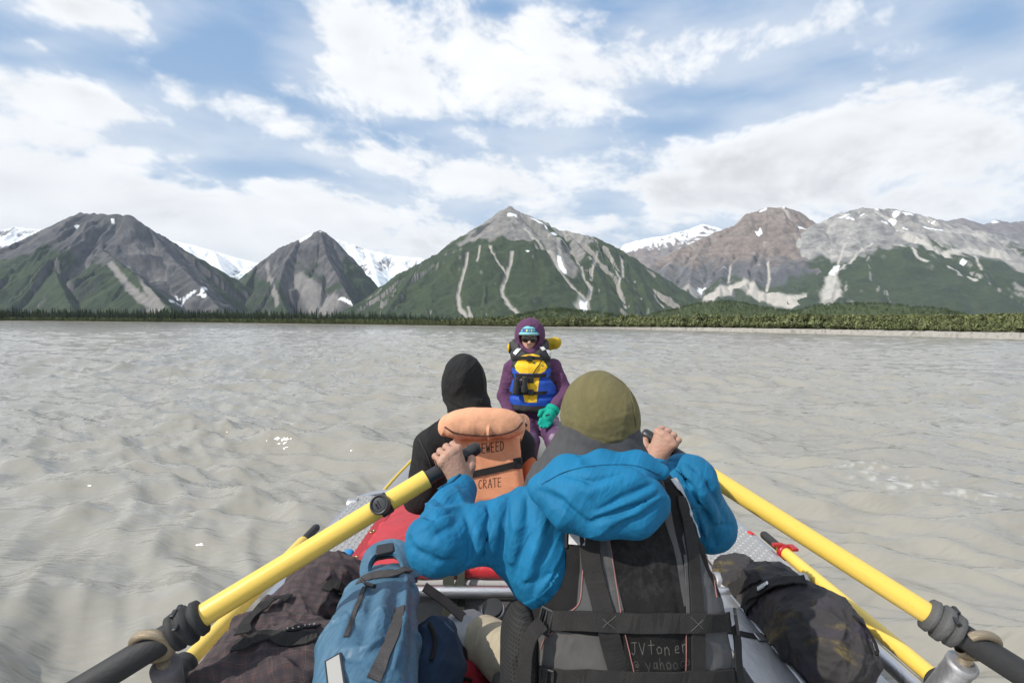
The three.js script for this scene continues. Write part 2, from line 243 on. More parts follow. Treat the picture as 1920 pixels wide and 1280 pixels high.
// parts are drawn in the coordinates of the place and then moved under their thing
function put(name, geo, mat, parent, root = parent) { const g = geo.clone(); g.translate(-root.position.x, -root.position.y, -root.position.z); return part(name, g, mat, parent); }
function canvasTex(w, h, draw) { const c = document.createElement('canvas'); c.width = w; c.height = h; const x = c.getContext('2d'); draw(x, w, h); const t = new THREE.CanvasTexture(c); t.colorSpace = THREE.SRGBColorSpace; t.magFilter = THREE.LinearFilter; return t; }
function speckle(x, w, h, n, seed, cols, s0, s1, alpha) { const r = rng(seed); for (let i = 0; i < n; i++) { x.globalAlpha = alpha * r(); x.fillStyle = cols[Math.floor(r() * cols.length)]; const s = s0 + (s1 - s0) * r() * r(); x.beginPath(); x.ellipse(r() * w, r() * h, s, s * (.3 + .7 * r()), r() * 3, 0, 6.3); x.fill(); } x.globalAlpha = 1; }
// shared cloth weaves
const T_WEAVE = dataTex(128, 128, (u, v) => .5 + .25 * Math.sin(u * 6.283 * 16) * Math.cos(v * 6.283 * 16) + .2 * tileN(u, v, 20, 20, 3)), T_WEB = dataTex(64, 64, (u, v) => .5 + .35 * Math.sin((u + v) * 6.283 * 6) + .1 * tileN(u, v, 16, 16, 2));
const T_CRUMPLE = dataTex(512, 512, (u, v) => { let h = 0, a = .5; for (const [f, k] of [[5, 1.1], [11, 4.2], [23, 7.7]]) { const w = tileN(u, v, f, f * .8, k), w2 = tileN(v, u, f * .7, f, k + 3); h += a * (.6 * (1 - Math.abs(w)) ** 3 + .4 * (1 - Math.abs(w2)) ** 3); a *= .5; } return h; });
const T_SCUFF = canvasTex(512, 1024, (x, w, h) => { x.fillStyle = '#fff'; x.fillRect(0, 0, w, h); speckle(x, w, h, 500, 12, ['#b9a27a', '#d8c9a4'], 1, 7, .35); const r = rng(31); for (let i = 0; i < 130; i++) { x.globalAlpha = .12 + .4 * r() * r(); x.strokeStyle = r() < .6 ? '#4c4234' : '#ffffff'; x.lineWidth = .6 + 1.6 * r(); const a = r() * w, b = r() * h, L = 8 + 70 * r() * r(); x.beginPath(); x.moveTo(a, b); x.lineTo(a + (r() - .5) * 18, b + L); x.stroke(); } });
T_SCUFF.wrapS = T_SCUFF.wrapT = THREE.RepeatWrapping;
const T_GRAIN = dataTex(256, 256, (u, v) => .5 + .3 * tileN(u, v, 12, 12, 2) + .25 * tileN(u, v, 40, 40, 6)), T_MOTTLE = dataTex(256, 256, (u, v) => .86 + .1 * tileN(u, v, 5, 5, 1) + .1 * tileN(u, v, 14, 14, 4) + .07 * tileN(u, v, 50, 50, 8));
function cloth(r, g, b, { rough = .85, weave = 900, bump = .0006, sheen = 0, mottle = 3 } = {}) { const w = withRepeat(T_WEAVE, weave / 16, weave / 16), m = withRepeat(T_MOTTLE, mottle, mottle); return phys({ color: C(r, g, b), roughness: rough, specularIntensity: .4, bumpMap: w, bumpScale: bump, map: m, sheen, sheenRoughness: .6, sheenColor: C(r + .1, g + .1, b + .1) }); }
const M_WEB = phys({ color: C(.034, .032, .031), roughness: .85, specularIntensity: .4, bumpMap: withRepeat(T_WEB, 25, 25), bumpScale: .0006, map: withRepeat(T_MOTTLE, 6, 6) });
const M_BLACKPL = std({ color: C(.02, .02, .021), roughness: .42 });
// ---------------------------------------------------------------- the river
// shoreline of the far side: distance from the raft as a function of direction
const SHORE = [[-900, 600.2], [-300, 600.6], [0, 602], [300, 605], [600, 608.8], [860, 612.5], [1100, 616], [1300, 620], [1500, 625], [1700, 630.5], [1920, 637], [2300, 652], [3200, 700]].map(([x, y]) => { const d = ray(x, y), t = EYE / -d.y; return [Math.atan2(d.x, -d.z), Math.hypot(d.x, d.z) * t]; });
const shoreR = az => {
  const S = SHORE, n = S.length;
  let r;
  if (az <= S[0][0]) r = lerp(S[0][1], 700, clamp((S[0][0] - az) / 1.5)); else if (az >= S[n - 1][0]) r = lerp(S[n - 1][1], 60, clamp((az - S[n - 1][0]) / 1));
  else { let i = 0; while (az > S[i + 1][0]) i++; r = lerp(S[i][1], S[i + 1][1], sstep(S[i][0], S[i + 1][0], az)); }
  return r * (1 + 0.012 * n3(az * 40, 0, 3) + 0.006 * n3(az * 150, 0, 3));
};
const WAVES = [];
{ const r = rng(9); for (let i = 0; i < 60; i++) { const L = 0.17 * Math.pow(20.0, r()), a = -0.35 + (r() + r() + r() - 1.5) * 1.15; WAVES.push({ kx: Math.sin(a) * 6.283 / L, kz: Math.cos(a) * 6.283 / L, L, A: 0.0092 * Math.pow(L, 0.58) * (.6 + .8 * r()), ph: r() * 6.283 }); } }
function waterH(x, z, cell) {
  const wx = x + 0.5 * n3(x * .35, 1.2, z * .35), wz = z + 0.5 * n3(x * .35, 7.2, z * .35);
  let h = 0; const gust = 0.75 + 0.55 * n3(x * .11, 3.3, z * .11);
  for (const w of WAVES) { const f = sstep(1.9, 3.6, w.L / cell); if (f > 0) { const s = Math.sin(wx * w.kx + wz * w.kz + w.ph); h += f * w.A * (Math.exp(1.5 * s) - 1.65) * .72; } }
  h *= gust;
  if (cell < .6) { const rg = ridged(wx * .55 + wz * .12, 2.2, wz * .85, 3, .5); h += 0.07 * (rg - .55) * sstep(.6, .3, cell); }
  if (cell < .16) h += 0.020 * (ridged(wx * 1.7, 5.2, wz * 2.9, 3, .5) - .55) * sstep(.16, .08, cell);
  return h * .82;
}
{
  const NA = 1150, NR = 640, radii = []; let r = 0.9;
  for (let j = 0; j <= NR; j++) { radii.push(r); r += Math.max(0.028, r * 0.0089); }
  // more spokes ahead, few behind
  const azs = []; for (let i = 0; i <= NA; i++) { const t = i / NA * 2 - 1, s = Math.sign(t), a = Math.abs(t); azs.push(s * (a < .86 ? a / .86 * 0.98 : 0.98 + (Math.PI - 0.98) * Math.pow((a - .86) / .14, 1.3))); }
  const foamAt = [at(1600, 868, 5.6), at(1655, 892, 5.2), at(1715, 905, 5.0), at(1840, 928, 4.7), at(205, 823, 6.8), at(357, 775, 8.5)].map(p => [p.x, p.z]);
  const g = gridGeo(NA, NR, (i, j) => {
    const a = azs[i], R = radii[j], x = Math.sin(a) * R, z = -Math.cos(a) * R - .0, cell = Math.max(0.03, R * 0.0089);
    let h = waterH(x, z, cell);
    let foam = 0;
    if (R < 14) for (const [fx, fz] of foamAt) { const dd = Math.hypot((x - fx) * .8, (z - fz) * 2.2); if (dd < .45) foam = Math.max(foam, sstep(.45, .05, dd) * sstep(.05, .5, n3(x * 9, 1, z * 14) + .3 * n3(x * 26, 4, z * 30))); }
    foam = Math.max(foam, R < 40 ? 0.3 * sstep(0.2, 0.3, h) * sstep(.1, .6, n3(x * 7, 8, z * 10)) : 0);
    if (R < 6) h -= 0.2 * sstep(.9, 0, Math.max(Math.abs(x - .14) - 1.05, -z - 4.7, 0));
    const silt = 1 + 0.07 * n3(x * .5, 6, z * .22) + 0.05 * n3(x * 1.7, 2, z * .8);
    return [x, h, z, lerp(.290 * silt, .50, foam), lerp(.275 * silt, .49, foam), lerp(.236 * silt, .46, foam), x, z];
  });
  const ripple = dataTex(1024, 1024, (u, v) => .5 + .2 * tileN(u, v, 7, 20, 1.3) + .13 * tileN(u, v, 15, 46, 4.1) + .07 * tileN(u, v, 30, 100, 7.7));
  ripple.repeat.set(1 / 2.6, 1 / 2.6);
  const m = phys({ vertexColors: true, roughness: 0.1, ior: 1.37, bumpMap: ripple, bumpScale: 0.034 });
  setting('river', g, m, 'silty grey brown glacial river with choppy wind waves');
}

// ---------------------------------------------------------------- the far shore: ground sheet with a sand cut bank on the right
const groundH = (d, az) => {                                  // height at d metres behind the waterline
  const right = sstep(-0.05, 0.45, az), bank = lerp(0.3, 0.85, right);
  let h = -0.25 + 0.3 * sstep(-2, 1.5, d);
  h += bank * sstep(lerp(1, 1.6, right), lerp(5, 4.2, right), d + 1.2 * n3(az * 160, 0, 1) * right);
  h += 0.004 * Math.max(0, d - 6) * sstep(0, 60, d);
  return Math.min(h, 9);
};
{
  const NA = 1400, ds = [-3, -1.5, -.4, .4, 1, 1.5, 2, 2.6, 3.2, 3.8, 4.6, 6, 8, 11, 15, 20, 30, 45, 70, 110, 180, 300, 500, 900, 1600, 3000, 6000, 12000, 24000];
  const g = gridGeo(NA, ds.length - 1, (i, j) => {
    const az = -1.45 + 3.2 * i / NA, d = ds[j], R = shoreR(az) + d, x = Math.sin(az) * R, z = -Math.cos(az) * R, right = sstep(-0.05, 0.45, az);
    const h = groundH(d, az) + (d > 0 && d < 60 ? .12 * n3(x * .5, 3, z * .5) : 0);
    const nn = .5 + .5 * fbm(az * 300, d * .6, 2, 3), sand = sstep(7.5, 5.2, d + 1.6 * n3(az * 260, d * .2, 5)) ;
    const s = [.27 + .13 * nn, .25 + .12 * nn, .22 + .10 * nn], dk = [.10, .09, .075], gr = [.05 + .03 * nn, .065 + .03 * nn, .025];
    const wet = sstep(.9, .2, d) * .35;
    const leftDull = lerp(.55, 1, right);
    let c = [0, 1, 2].map(k => lerp(gr[k], lerp(s[k] * leftDull, dk[k], clamp(wet + sstep(.15, .5, n3(az * 420, d * .9, 9)) * .55)), sand));
    return [x, h, z, ...c];
  });
  setting('ground', g, std({ vertexColors: true, roughness: 1 }), 'flat far shore with a pale sand bank along the water');
}

// ---------------------------------------------------------------- mountains: skeletons of ridges, eroded
function makeMountain(spec) {
  const { ridges, k = 0.8, cell = 11, rough = 1, front = 1500, back = 700, seed = 1, floor = 0 } = spec;
  const segs = []; let x0 = 1e9, x1 = -1e9, z0 = 1e9, z1 = -1e9, acc = 0;
  for (const rd of ridges) {
    const pts = rd.map(([px, py, D]) => at(px, py, D));
    for (let i = 0; i < pts.length; i++) { const p = pts[i]; x0 = Math.min(x0, p.x); x1 = Math.max(x1, p.x); z0 = Math.min(z0, p.z); z1 = Math.max(z1, p.z); if (i) { const q = pts[i - 1], dx = p.x - q.x, dz = p.z - q.z, L = Math.hypot(dx, dz); segs.push([q.x, q.z, dx, dz, L * L || 1, q.y, p.y - q.y, acc, L]); acc += L; } }
    acc += 977;
  }
  x0 -= 500; x1 += 500; z0 -= back; z1 = Math.min(z1 + (spec.apron ?? 700), spec.zmax ?? -600);
  const sm = 28;
  const base = (x, z) => {
    let best = -1e9, second = -1e9, bt = 0, bd = 0;
    for (const [ax, az, dx, dz, LL, ya, dy, ac, L] of segs) {
      const ex = x - ax, ez = z - az, t = clamp((ex * dx + ez * dz) / LL), qx = ex - dx * t, qz = ez - dz * t, d = Math.sqrt(qx * qx + qz * qz), h = ya + dy * t - d * k * (1 - 0.12 * Math.min(1, d / 1500));
      if (h > best) { second = best; best = h; bt = ac + t * L; bd = d; } else if (h > second) second = h;
    }
    return [best, bt, bd, best - second];
  };
  const chutes = [];
  const height = (x, z) => {
    let [h, t, d] = base(x, z);
    const wob = 60 * n3(x / 260, z / 260, seed);
    const rib = ridged((t + wob) / 210, d / 1300, seed + .5, 3, .55), fine = ridged((t + wob * .6) / 74, d / 520, seed + 3.3, 2, .5);
    const am = sstep(0, 260, d);
    h += rough * (am * (rib - .6) * 165 + sstep(0, 120, d) * (fine - .55) * 52 + (ridged(x / 330, z / 330, seed + 8, 5, .55) - .55) * (16 + 62 * am) + fbm(x / 60, z / 60, seed + 8, 3, .6) * (5 + 9 * am) + sstep(90, 0, d) * (13 * n3(x / 75, z / 75, seed) + 8 * n3(x / 28, z / 28, seed)));
    for (const c of chutes) { const q = c.near(x, z); if (q[0] < c.w * 2.4) h -= c.depth * Math.exp(-(q[0] * q[0]) / (c.w * c.w)); }
    if (floor) h = Math.max(h, floor);
    return h;
  };
  const hit = (px, py) => {                                   // where the sight line through a pixel meets the slope
    const d = ray(px, py); let t0 = 800, t = 800;
    for (; t < 16000; t += 25) { const x = d.x * t, z = d.z * t, y = EYE + d.y * t; if (x > x0 && x < x1 && z > z0 && z < z1 && height(x, z) > y) break; t0 = t; }
    if (t >= 16000) return null;
    for (let i = 0; i < 12; i++) { const m = (t0 + t) / 2; if (height(d.x * m, d.z * m) > EYE + d.y * m) t = m; else t0 = m; }
    return [d.x * t, d.z * t];
  };
  const plan = list => (list || []).map(({ pts, w = 30, depth = 0, w2 }) => {
    const p = pts.map(([a, b]) => hit(a, b)).filter(Boolean);
    return { w, depth, near(x, z) { let m = 1e9, mt = 0; for (let i = 0; i < p.length; i++) { const a = p[i], b = p[i + 1] ?? a, dx = b[0] - a[0], dz = b[1] - a[1], t = clamp(((x - a[0]) * dx + (z - a[1]) * dz) / (dx * dx + dz * dz || 1)), e = Math.hypot(x - a[0] - dx * t, z - a[1] - dz * t) / lerp(1, w2 ?? 1, (i + t) / Math.max(1, p.length - 1)); if (e < m) { m = e; mt = (i + t) / Math.max(1, p.length - 1); } } return [m, mt]; } };
  });
  const scree = plan(spec.scree), snow = plan(spec.snow), bare = plan(spec.bare);
  scree.forEach(c => { if (c.depth) chutes.push(c); });
  const NX = Math.ceil((x1 - x0) / cell), NZ = Math.ceil((z1 - z0) / cell);
  const pal = spec.palette, hs = new Float32Array((NX + 1) * (NZ + 1));
  for (let j = 0; j <= NZ; j++) for (let i = 0; i <= NX; i++) hs[j * (NX + 1) + i] = height(x0 + i * cell, z0 + j * cell);
  const g = gridGeo(NX, NZ, (i, j) => {
    const x = x0 + i * cell, z = z0 + j * cell, h = hs[j * (NX + 1) + i];
    const hx = hs[j * (NX + 1) + Math.min(NX, i + 1)] - hs[j * (NX + 1) + Math.max(0, i - 1)], hz = hs[Math.min(NZ, j + 1) * (NX + 1) + i] - hs[Math.max(0, j - 1) * (NX + 1) + i], slope = Math.hypot(hx, hz) / (2 * cell);
    const [, t, d] = base(x, z), gully = ridged((t + 60 * n3(x / 260, z / 260, seed)) / 210, d / 1300, seed + .5, 3, .55);
    const n1 = fbm(x / 160, z / 160, seed + 2, 4), nf = fbm(x / 34, h / 34, z / 34, 3), nb = n3(x / 700, z / 700, seed + 5);
    // rock of two tones with streaks
    const lowR = pal.low ? sstep(120, -120, h - pal.lowAt - 260 * n1) : 0, streak = sstep(.62, .9, ridged((t + 40 * n3(x / 180, z / 180, seed)) / 85, d / 1100, seed + 6.6, 2, .5));
    const rk = clamp(.5 + 1.1 * fbm(x / 120, h / 60, z / 120, 4) + .3 * nf), R = [0, 1, 2].map(q => lerp(lerp(pal.rock[q], pal.rock2[q], rk), pal.low ? pal.low[q] * (.8 + .4 * rk) : 0, lowR) * (1 + .30 * nf));
    // vegetation
    const vg = clamp(.5 + .9 * n1), G = [0, 1, 2].map(q => lerp(pal.veg[q], pal.veg2[q], vg) * (1 + .45 * nf));
    let veg = sstep(60, -60, h - (pal.tree + 230 * n1 + 90 * nb + (gully - .6) * 620 + 90 * nf)) * sstep(2.5, 1.5, slope);
    let best = 0; for (const c of bare) { const q = c.near(x, z)[0] / c.w + .35 * n1; best = Math.max(best, sstep(1.15, .75, q)); }
    veg *= 1 - best * .9;
    let c = [0, 1, 2].map(q => lerp(R[q], G[q], veg));
    // scree in authored chutes and in some gullies near the tree line
    let sc = Math.max(sstep(.36, .24, gully) * (pal.gully ?? .55), streak * .62 * (pal.streak ?? 1) * sstep(-.3, .3, n1 + .3)) * sstep(.95, .4, veg);
    for (const s of scree) { const q = s.near(x, z)[0] / s.w * (1 + .35 * n3(x / 60, z / 60, 3)); sc = Math.max(sc, sstep(1.1, .55, q) * .92); }
    c = c.map((v, q) => lerp(v, pal.scree[q] * (1 + .3 * nf), sc));
    let sn = 0;
    for (const s of snow) { const q = s.near(x, z)[0] / s.w + .55 * fbm(x / 70, z / 70, seed + 4, 3); sn = Math.max(sn, sstep(1.04, .9, q)); }
    if (pal.snowline) sn = Math.max(sn, sstep(0, 50, h - pal.snowline - 420 * n1 - 200 * nf) * sstep(1.05, .75, slope));
    const ice = pal.ice ? sstep(pal.ice + 150, pal.ice - 150, h + 300 * n1) * .8 : 0; c = c.map((v, q) => lerp(v, lerp([.82, .84, .87][q], [.50, .62, .68][q] * (1 + .25 * nf), ice) * (1 - .05 * nf), sn));
    return [x, h, z, ...c];
  });
  // drop faces far under the plain
  const id = g.index.array, P = g.attributes.position.array, keep = [];
  for (let i = 0; i < id.length; i += 3) if (Math.max(P[id[i] * 3 + 1], P[id[i + 1] * 3 + 1], P[id[i + 2] * 3 + 1]) > -40) keep.push(id[i], id[i + 1], id[i + 2]);
  g.setIndex(new THREE.BufferAttribute(new Uint32Array(keep), 1));
  const m = setting('mountain', g, std({ vertexColors: true, roughness: 1 }), spec.label);
  return m;
}
const PAL = {
  green: { rock: [.15, .145, .135], rock2: [.25, .235, .215], veg: [.017, .031, .011], veg2: [.040, .058, .018], scree: [.34, .32, .285], tree: 790, streak: .7 },
  dark: { rock: [.042, .043, .048], rock2: [.090, .087, .088], streak: .45, veg: [.017, .030, .012], veg2: [.036, .054, .019], scree: [.22, .205, .19], tree: 600 },
  brown: { rock: [.13, .105, .09], rock2: [.23, .185, .155], veg: [.028, .044, .022], veg2: [.05, .066, .03], scree: [.46, .43, .385], tree: 470, streak: .25, low: [.085, .086, .092], lowAt: 720 },
  pale: { rock: [.13, .13, .128], rock2: [.31, .295, .275], veg: [.017, .031, .012], veg2: [.042, .058, .019], scree: [.44, .42, .38], tree: 760 },
  ice: { rock: [.13, .125, .13], rock2: [.22, .205, .20], veg: [.1, .1, .1], veg2: [.12, .12, .12], scree: [.2, .2, .2], tree: -900, gully: .2 },
};
makeMountain({ label: 'far snowy mountain at the left edge of the range', seed: 31, k: .8, cell: 26, back: 500, palette: { ...PAL.ice, snowline: 900 }, ridges: [[[-220, 470, 9000], [-100, 440, 9000], [0, 432, 9000], [28, 425, 9000], [52, 428, 9000], [78, 430, 9000], [130, 460, 9000], [200, 500, 9000]]], snow: [{ pts: [[0, 452], [50, 448], [70, 440]], w: 180 }] });
makeMountain({ label: 'broad dark mountain with a flat summit at the left of the range', seed: 2, k: .86, palette: PAL.dark, rough: 1.05,
  ridges: [[[-420, 560, 4000], [-250, 525, 4300], [-100, 505, 4500], [0, 478, 4500], [60, 442, 4500], [110, 416, 4500], [150, 398, 4500], [195, 401, 4520], [245, 404, 4550], [275, 424, 4600], [320, 452, 4700], [360, 476, 4800], [400, 498, 4900], [425, 525, 5000], [445, 575, 5000]],
    [[150, 398, 4500], [165, 442, 4300], [205, 478, 4000], [250, 512, 3700], [300, 560, 3350], [330, 590, 3200]], [[60, 442, 4500], [30, 490, 4100], [10, 540, 3700], [0, 585, 3400]], [[110, 416, 4500], [90, 470, 4100], [110, 530, 3600], [140, 590, 3200]], [[275, 424, 4600], [330, 492, 4300], [380, 542, 4000], [410, 578, 3800]], [[0, 478, 4500], [-60, 530, 3900], [-120, 590, 3300]]],
  bare: [{ pts: [[60, 450], [110, 430], [150, 450], [170, 470]], w: 190 }, { pts: [[245, 420], [270, 470], [330, 520], [370, 550]], w: 330 }, { pts: [[200, 430], [240, 480], [280, 520]], w: 240 }],
  scree: [{ pts: [[205, 490], [235, 530], [265, 560], [290, 580]], w: 22, depth: 16, w2: 1.6 }, { pts: [[240, 500], [275, 540], [300, 578]], w: 15, w2: 1.8 }],
  snow: [{ pts: [[385, 540], [378, 548]], w: 15 }, { pts: [[365, 546], [350, 556]], w: 13 }, { pts: [[372, 552], [384, 556]], w: 12 }, { pts: [[345, 560], [318, 566]], w: 9 }, { pts: [[330, 556], [338, 560]], w: 7 }, { pts: [[325, 452], [345, 464]], w: 22 }, { pts: [[143, 426], [148, 424]], w: 14 }, { pts: [[210, 410], [212, 418]], w: 10 }] });
makeMountain({ label: 'snowfield and glacier saddle behind the dark mountains on the left', seed: 33, k: .55, cell: 24, back: 500, rough: .6, palette: { ...PAL.ice, snowline: 480, ice: 620 }, ridges: [[[250, 470, 8500], [300, 448, 8500], [345, 455, 8500], [400, 470, 8500], [440, 482, 8500], [480, 492, 8500], [540, 505, 8500]], [[400, 470, 8500], [415, 505, 7300], [400, 560, 6300]]], snow: [{ pts: [[330, 470], [400, 485], [450, 495]], w: 330 }, { pts: [[420, 500], [400, 540], [350, 565]], w: 120 }] });
makeMountain({ label: 'steep dark pyramid mountain between the two glaciers', seed: 4, k: 1.3, palette: { ...PAL.dark, rock: [.046, .046, .050], rock2: [.105, .098, .094], tree: 480 },
  ridges: [[[385, 582, 5000], [440, 530, 5200], [480, 497, 5300], [520, 466, 5400], [560, 448, 5450], [585, 436, 5500], [600, 430, 5500], [625, 446, 5550], [655, 478, 5650], [678, 508, 5800], [690, 540, 5900], [698, 590, 6000]],
    [[600, 430, 5500], [612, 480, 5200], [640, 530, 4900], [665, 580, 4600]], [[560, 448, 5450], [530, 500, 5000], [520, 545, 4700], [540, 590, 4400]], [[480, 497, 5300], [455, 540, 4900], [430, 588, 4500]]],
  bare: [{ pts: [[520, 490], [545, 530], [590, 570], [640, 575]], w: 150 }], scree: [{ pts: [[560, 520], [585, 550], [610, 575]], w: 70, w2: 2.2 }, { pts: [[500, 495], [510, 530], [520, 570]], w: 22 }],
  snow: [{ pts: [[566, 448], [580, 440]], w: 30 }, { pts: [[597, 431], [601, 434]], w: 10 }, { pts: [[636, 560], [650, 563], [660, 570]], w: 10 }] });
makeMountain({ label: 'glacier and snowy ridge left of the central peak', seed: 35, k: .6, cell: 20, back: 500, rough: .8, palette: { ...PAL.ice, snowline: 560, ice: 640 }, ridges: [[[590, 440, 8500], [625, 447, 8500], [650, 455, 8500], [690, 468, 8500], [740, 480, 8500], [790, 484, 8500], [850, 505, 8500], [900, 540, 8500]], [[690, 468, 8500], [700, 500, 7600], [712, 535, 6700], [690, 568, 6000]], [[740, 480, 8500], [770, 510, 7600], [780, 545, 6900]]],
  snow: [{ pts: [[650, 465], [680, 485], [720, 478], [770, 490]], w: 150 }, { pts: [[735, 510], [715, 530], [690, 555], [650, 565]], w: 150 }, { pts: [[650, 470], [672, 490]], w: 150 }], bare: [] });
makeMountain({ label: 'pointed central mountain with green flanks and pale scree chutes', seed: 6, k: .82, cell: 9, palette: PAL.green,
  ridges: [[[630, 588, 4300], [720, 546, 4500], [790, 491, 4700], [850, 461, 4800], [900, 425, 4900], [935, 398, 5000], [955, 388, 5000], [990, 403, 5050], [1020, 420, 5100], [1060, 433, 5100], [1110, 443, 5000], [1165, 468, 4900], [1225, 508, 4800], [1280, 542, 4700], [1325, 585, 4600]],
    [[900, 425, 4900], [868, 472, 4500], [835, 530, 4000], [800, 592, 3500]], [[955, 388, 5000], [945, 440, 4600], [915, 500, 4100], [905, 592, 3400]], [[990, 403, 5050], [1020, 470, 4600], [1030, 530, 4100], [1015, 592, 3500]], [[1060, 433, 5100], [1105, 480, 4500], [1135, 540, 4000], [1140, 592, 3500]], [[1165, 468, 4900], [1200, 522, 4400], [1230, 592, 3700]], [[790, 491, 4700], [755, 540, 4100], [720, 592, 3600]], [[1110, 443, 5000], [1150, 500, 4500], [1185, 550, 4000], [1190, 592, 3700]]],
  bare: [{ pts: [[1000, 430], [1040, 460], [1060, 490]], w: 130 }, { pts: [[880, 450], [930, 440], [990, 440]], w: 110 }, { pts: [[1090, 450], [1080, 480]], w: 90 }],
  scree: [{ pts: [[876, 470], [873, 495], [864, 525], [858, 552], [862, 575], [873, 592]], w: 17, depth: 26 }, { pts: [[960, 470], [952, 508], [940, 540], [950, 565], [970, 583]], w: 19, depth: 26 }, { pts: [[918, 458], [928, 480], [942, 500], [950, 512]], w: 13, depth: 18 },
    { pts: [[1005, 460], [1040, 490], [1058, 515], [1078, 540], [1096, 556]], w: 17, depth: 24 }, { pts: [[1085, 490], [1095, 520], [1108, 538], [1104, 556], [1094, 562]], w: 17, depth: 24 }, { pts: [[1120, 470], [1112, 500], [1108, 525]], w: 12, depth: 14 }, { pts: [[1096, 560], [1090, 578]], w: 46, w2: 1.6 }, { pts: [[1165, 482], [1168, 512], [1160, 545], [1172, 575]], w: 14, depth: 20 }, { pts: [[1145, 482], [1160, 515]], w: 9, depth: 10 }, { pts: [[1046, 445], [1050, 475], [1056, 500]], w: 22 }, { pts: [[985, 430], [1030, 470], [1050, 500]], w: 20 }, { pts: [[878, 575], [884, 595]], w: 12 }, { pts: [[1228, 555], [1240, 575]], w: 14, w2: 2 }, { pts: [[900, 460], [895, 490]], w: 10 }, { pts: [[1030, 440], [1070, 470], [1085, 495]], w: 18 }],
  snow: [{ pts: [[1048, 484], [1052, 498], [1058, 510]], w: 19 }, { pts: [[1098, 560], [1092, 572], [1096, 580]], w: 17, w2: 1.8 }, { pts: [[955, 402], [966, 404]], w: 20 }, { pts: [[980, 400], [995, 408], [1012, 417]], w: 15 }, { pts: [[1035, 438], [1044, 440]], w: 15 }, { pts: [[1015, 418], [1025, 428]], w: 12 }, { pts: [[988, 470], [990, 471]], w: 10 }] });
makeMountain({ label: 'snow covered peak behind the right shoulder of the central mountain', seed: 37, k: .75, cell: 24, back: 500, palette: { ...PAL.ice, rock: [.14, .12, .115], rock2: [.24, .205, .19], snowline: 1350 }, ridges: [[[1120, 485, 9000], [1150, 472, 9000], [1175, 456, 9000], [1215, 446, 9000], [1245, 442, 9000], [1290, 430, 9000], [1318, 420, 9000], [1345, 426, 9000], [1400, 450, 9000]], [[1290, 430, 9000], [1270, 480, 8000], [1250, 540, 7200]]], snow: [{ pts: [[1180, 462], [1200, 458], [1225, 452]], w: 150 }, { pts: [[1300, 437], [1315, 432]], w: 90 }, { pts: [[1260, 447], [1275, 446]], w: 60 }, { pts: [[1235, 452], [1262, 455]], w: 40 }] });
makeMountain({ label: 'reddish brown dome mountain with dark cliffs right of centre', seed: 8, k: .85, cell: 12, palette: PAL.brown,
  ridges: [[[1190, 535, 6100], [1230, 492, 6300], [1275, 466, 6400], [1330, 440, 6500], [1380, 420, 6500], [1402, 400, 6500], [1440, 389, 6500], [1470, 388, 6500], [1495, 395, 6500], [1515, 412, 6500], [1528, 421, 6500], [1560, 445, 6400], [1600, 490, 6200]],
    [[1330, 440, 6500], [1300, 490, 5900], [1290, 540, 5300], [1290, 585, 4900]], [[1440, 389, 6500], [1440, 440, 6000], [1425, 490, 5500], [1405, 565, 4900]], [[1515, 412, 6500], [1500, 460, 5900], [1490, 510, 5400], [1500, 572, 4900]], [[1380, 420, 6500], [1365, 470, 5900], [1350, 530, 5300], [1345, 580, 4900]], [[1275, 466, 6400], [1240, 520, 5700], [1230, 580, 5200]]],
  bare: [{ pts: [[1380, 440], [1440, 430], [1480, 440]], w: 260 }, { pts: [[1250, 500], [1300, 520], [1380, 500], [1450, 520]], w: 150 }], scree: [{ pts: [[1330, 560], [1370, 540], [1400, 530], [1420, 555], [1480, 565], [1530, 560]], w: 80 }, { pts: [[1440, 490], [1443, 520], [1438, 545]], w: 14, depth: 16 }, { pts: [[1500, 450], [1525, 475], [1545, 498], [1556, 520], [1556, 545], [1545, 562]], w: 34, depth: 34, w2: 2.2 }, { pts: [[1370, 500], [1366, 530]], w: 12 }],
  snow: [{ pts: [[1420, 434], [1426, 437]], w: 24 }, { pts: [[1425, 397], [1436, 391]], w: 14 }, { pts: [[1450, 388], [1470, 388]], w: 12 }, { pts: [[1500, 426], [1512, 430]], w: 22 }, { pts: [[1502, 450], [1520, 468], [1535, 480]], w: 16 }, { pts: [[1310, 548], [1320, 542]], w: 20 }, { pts: [[1535, 421], [1542, 420]], w: 18 }] });
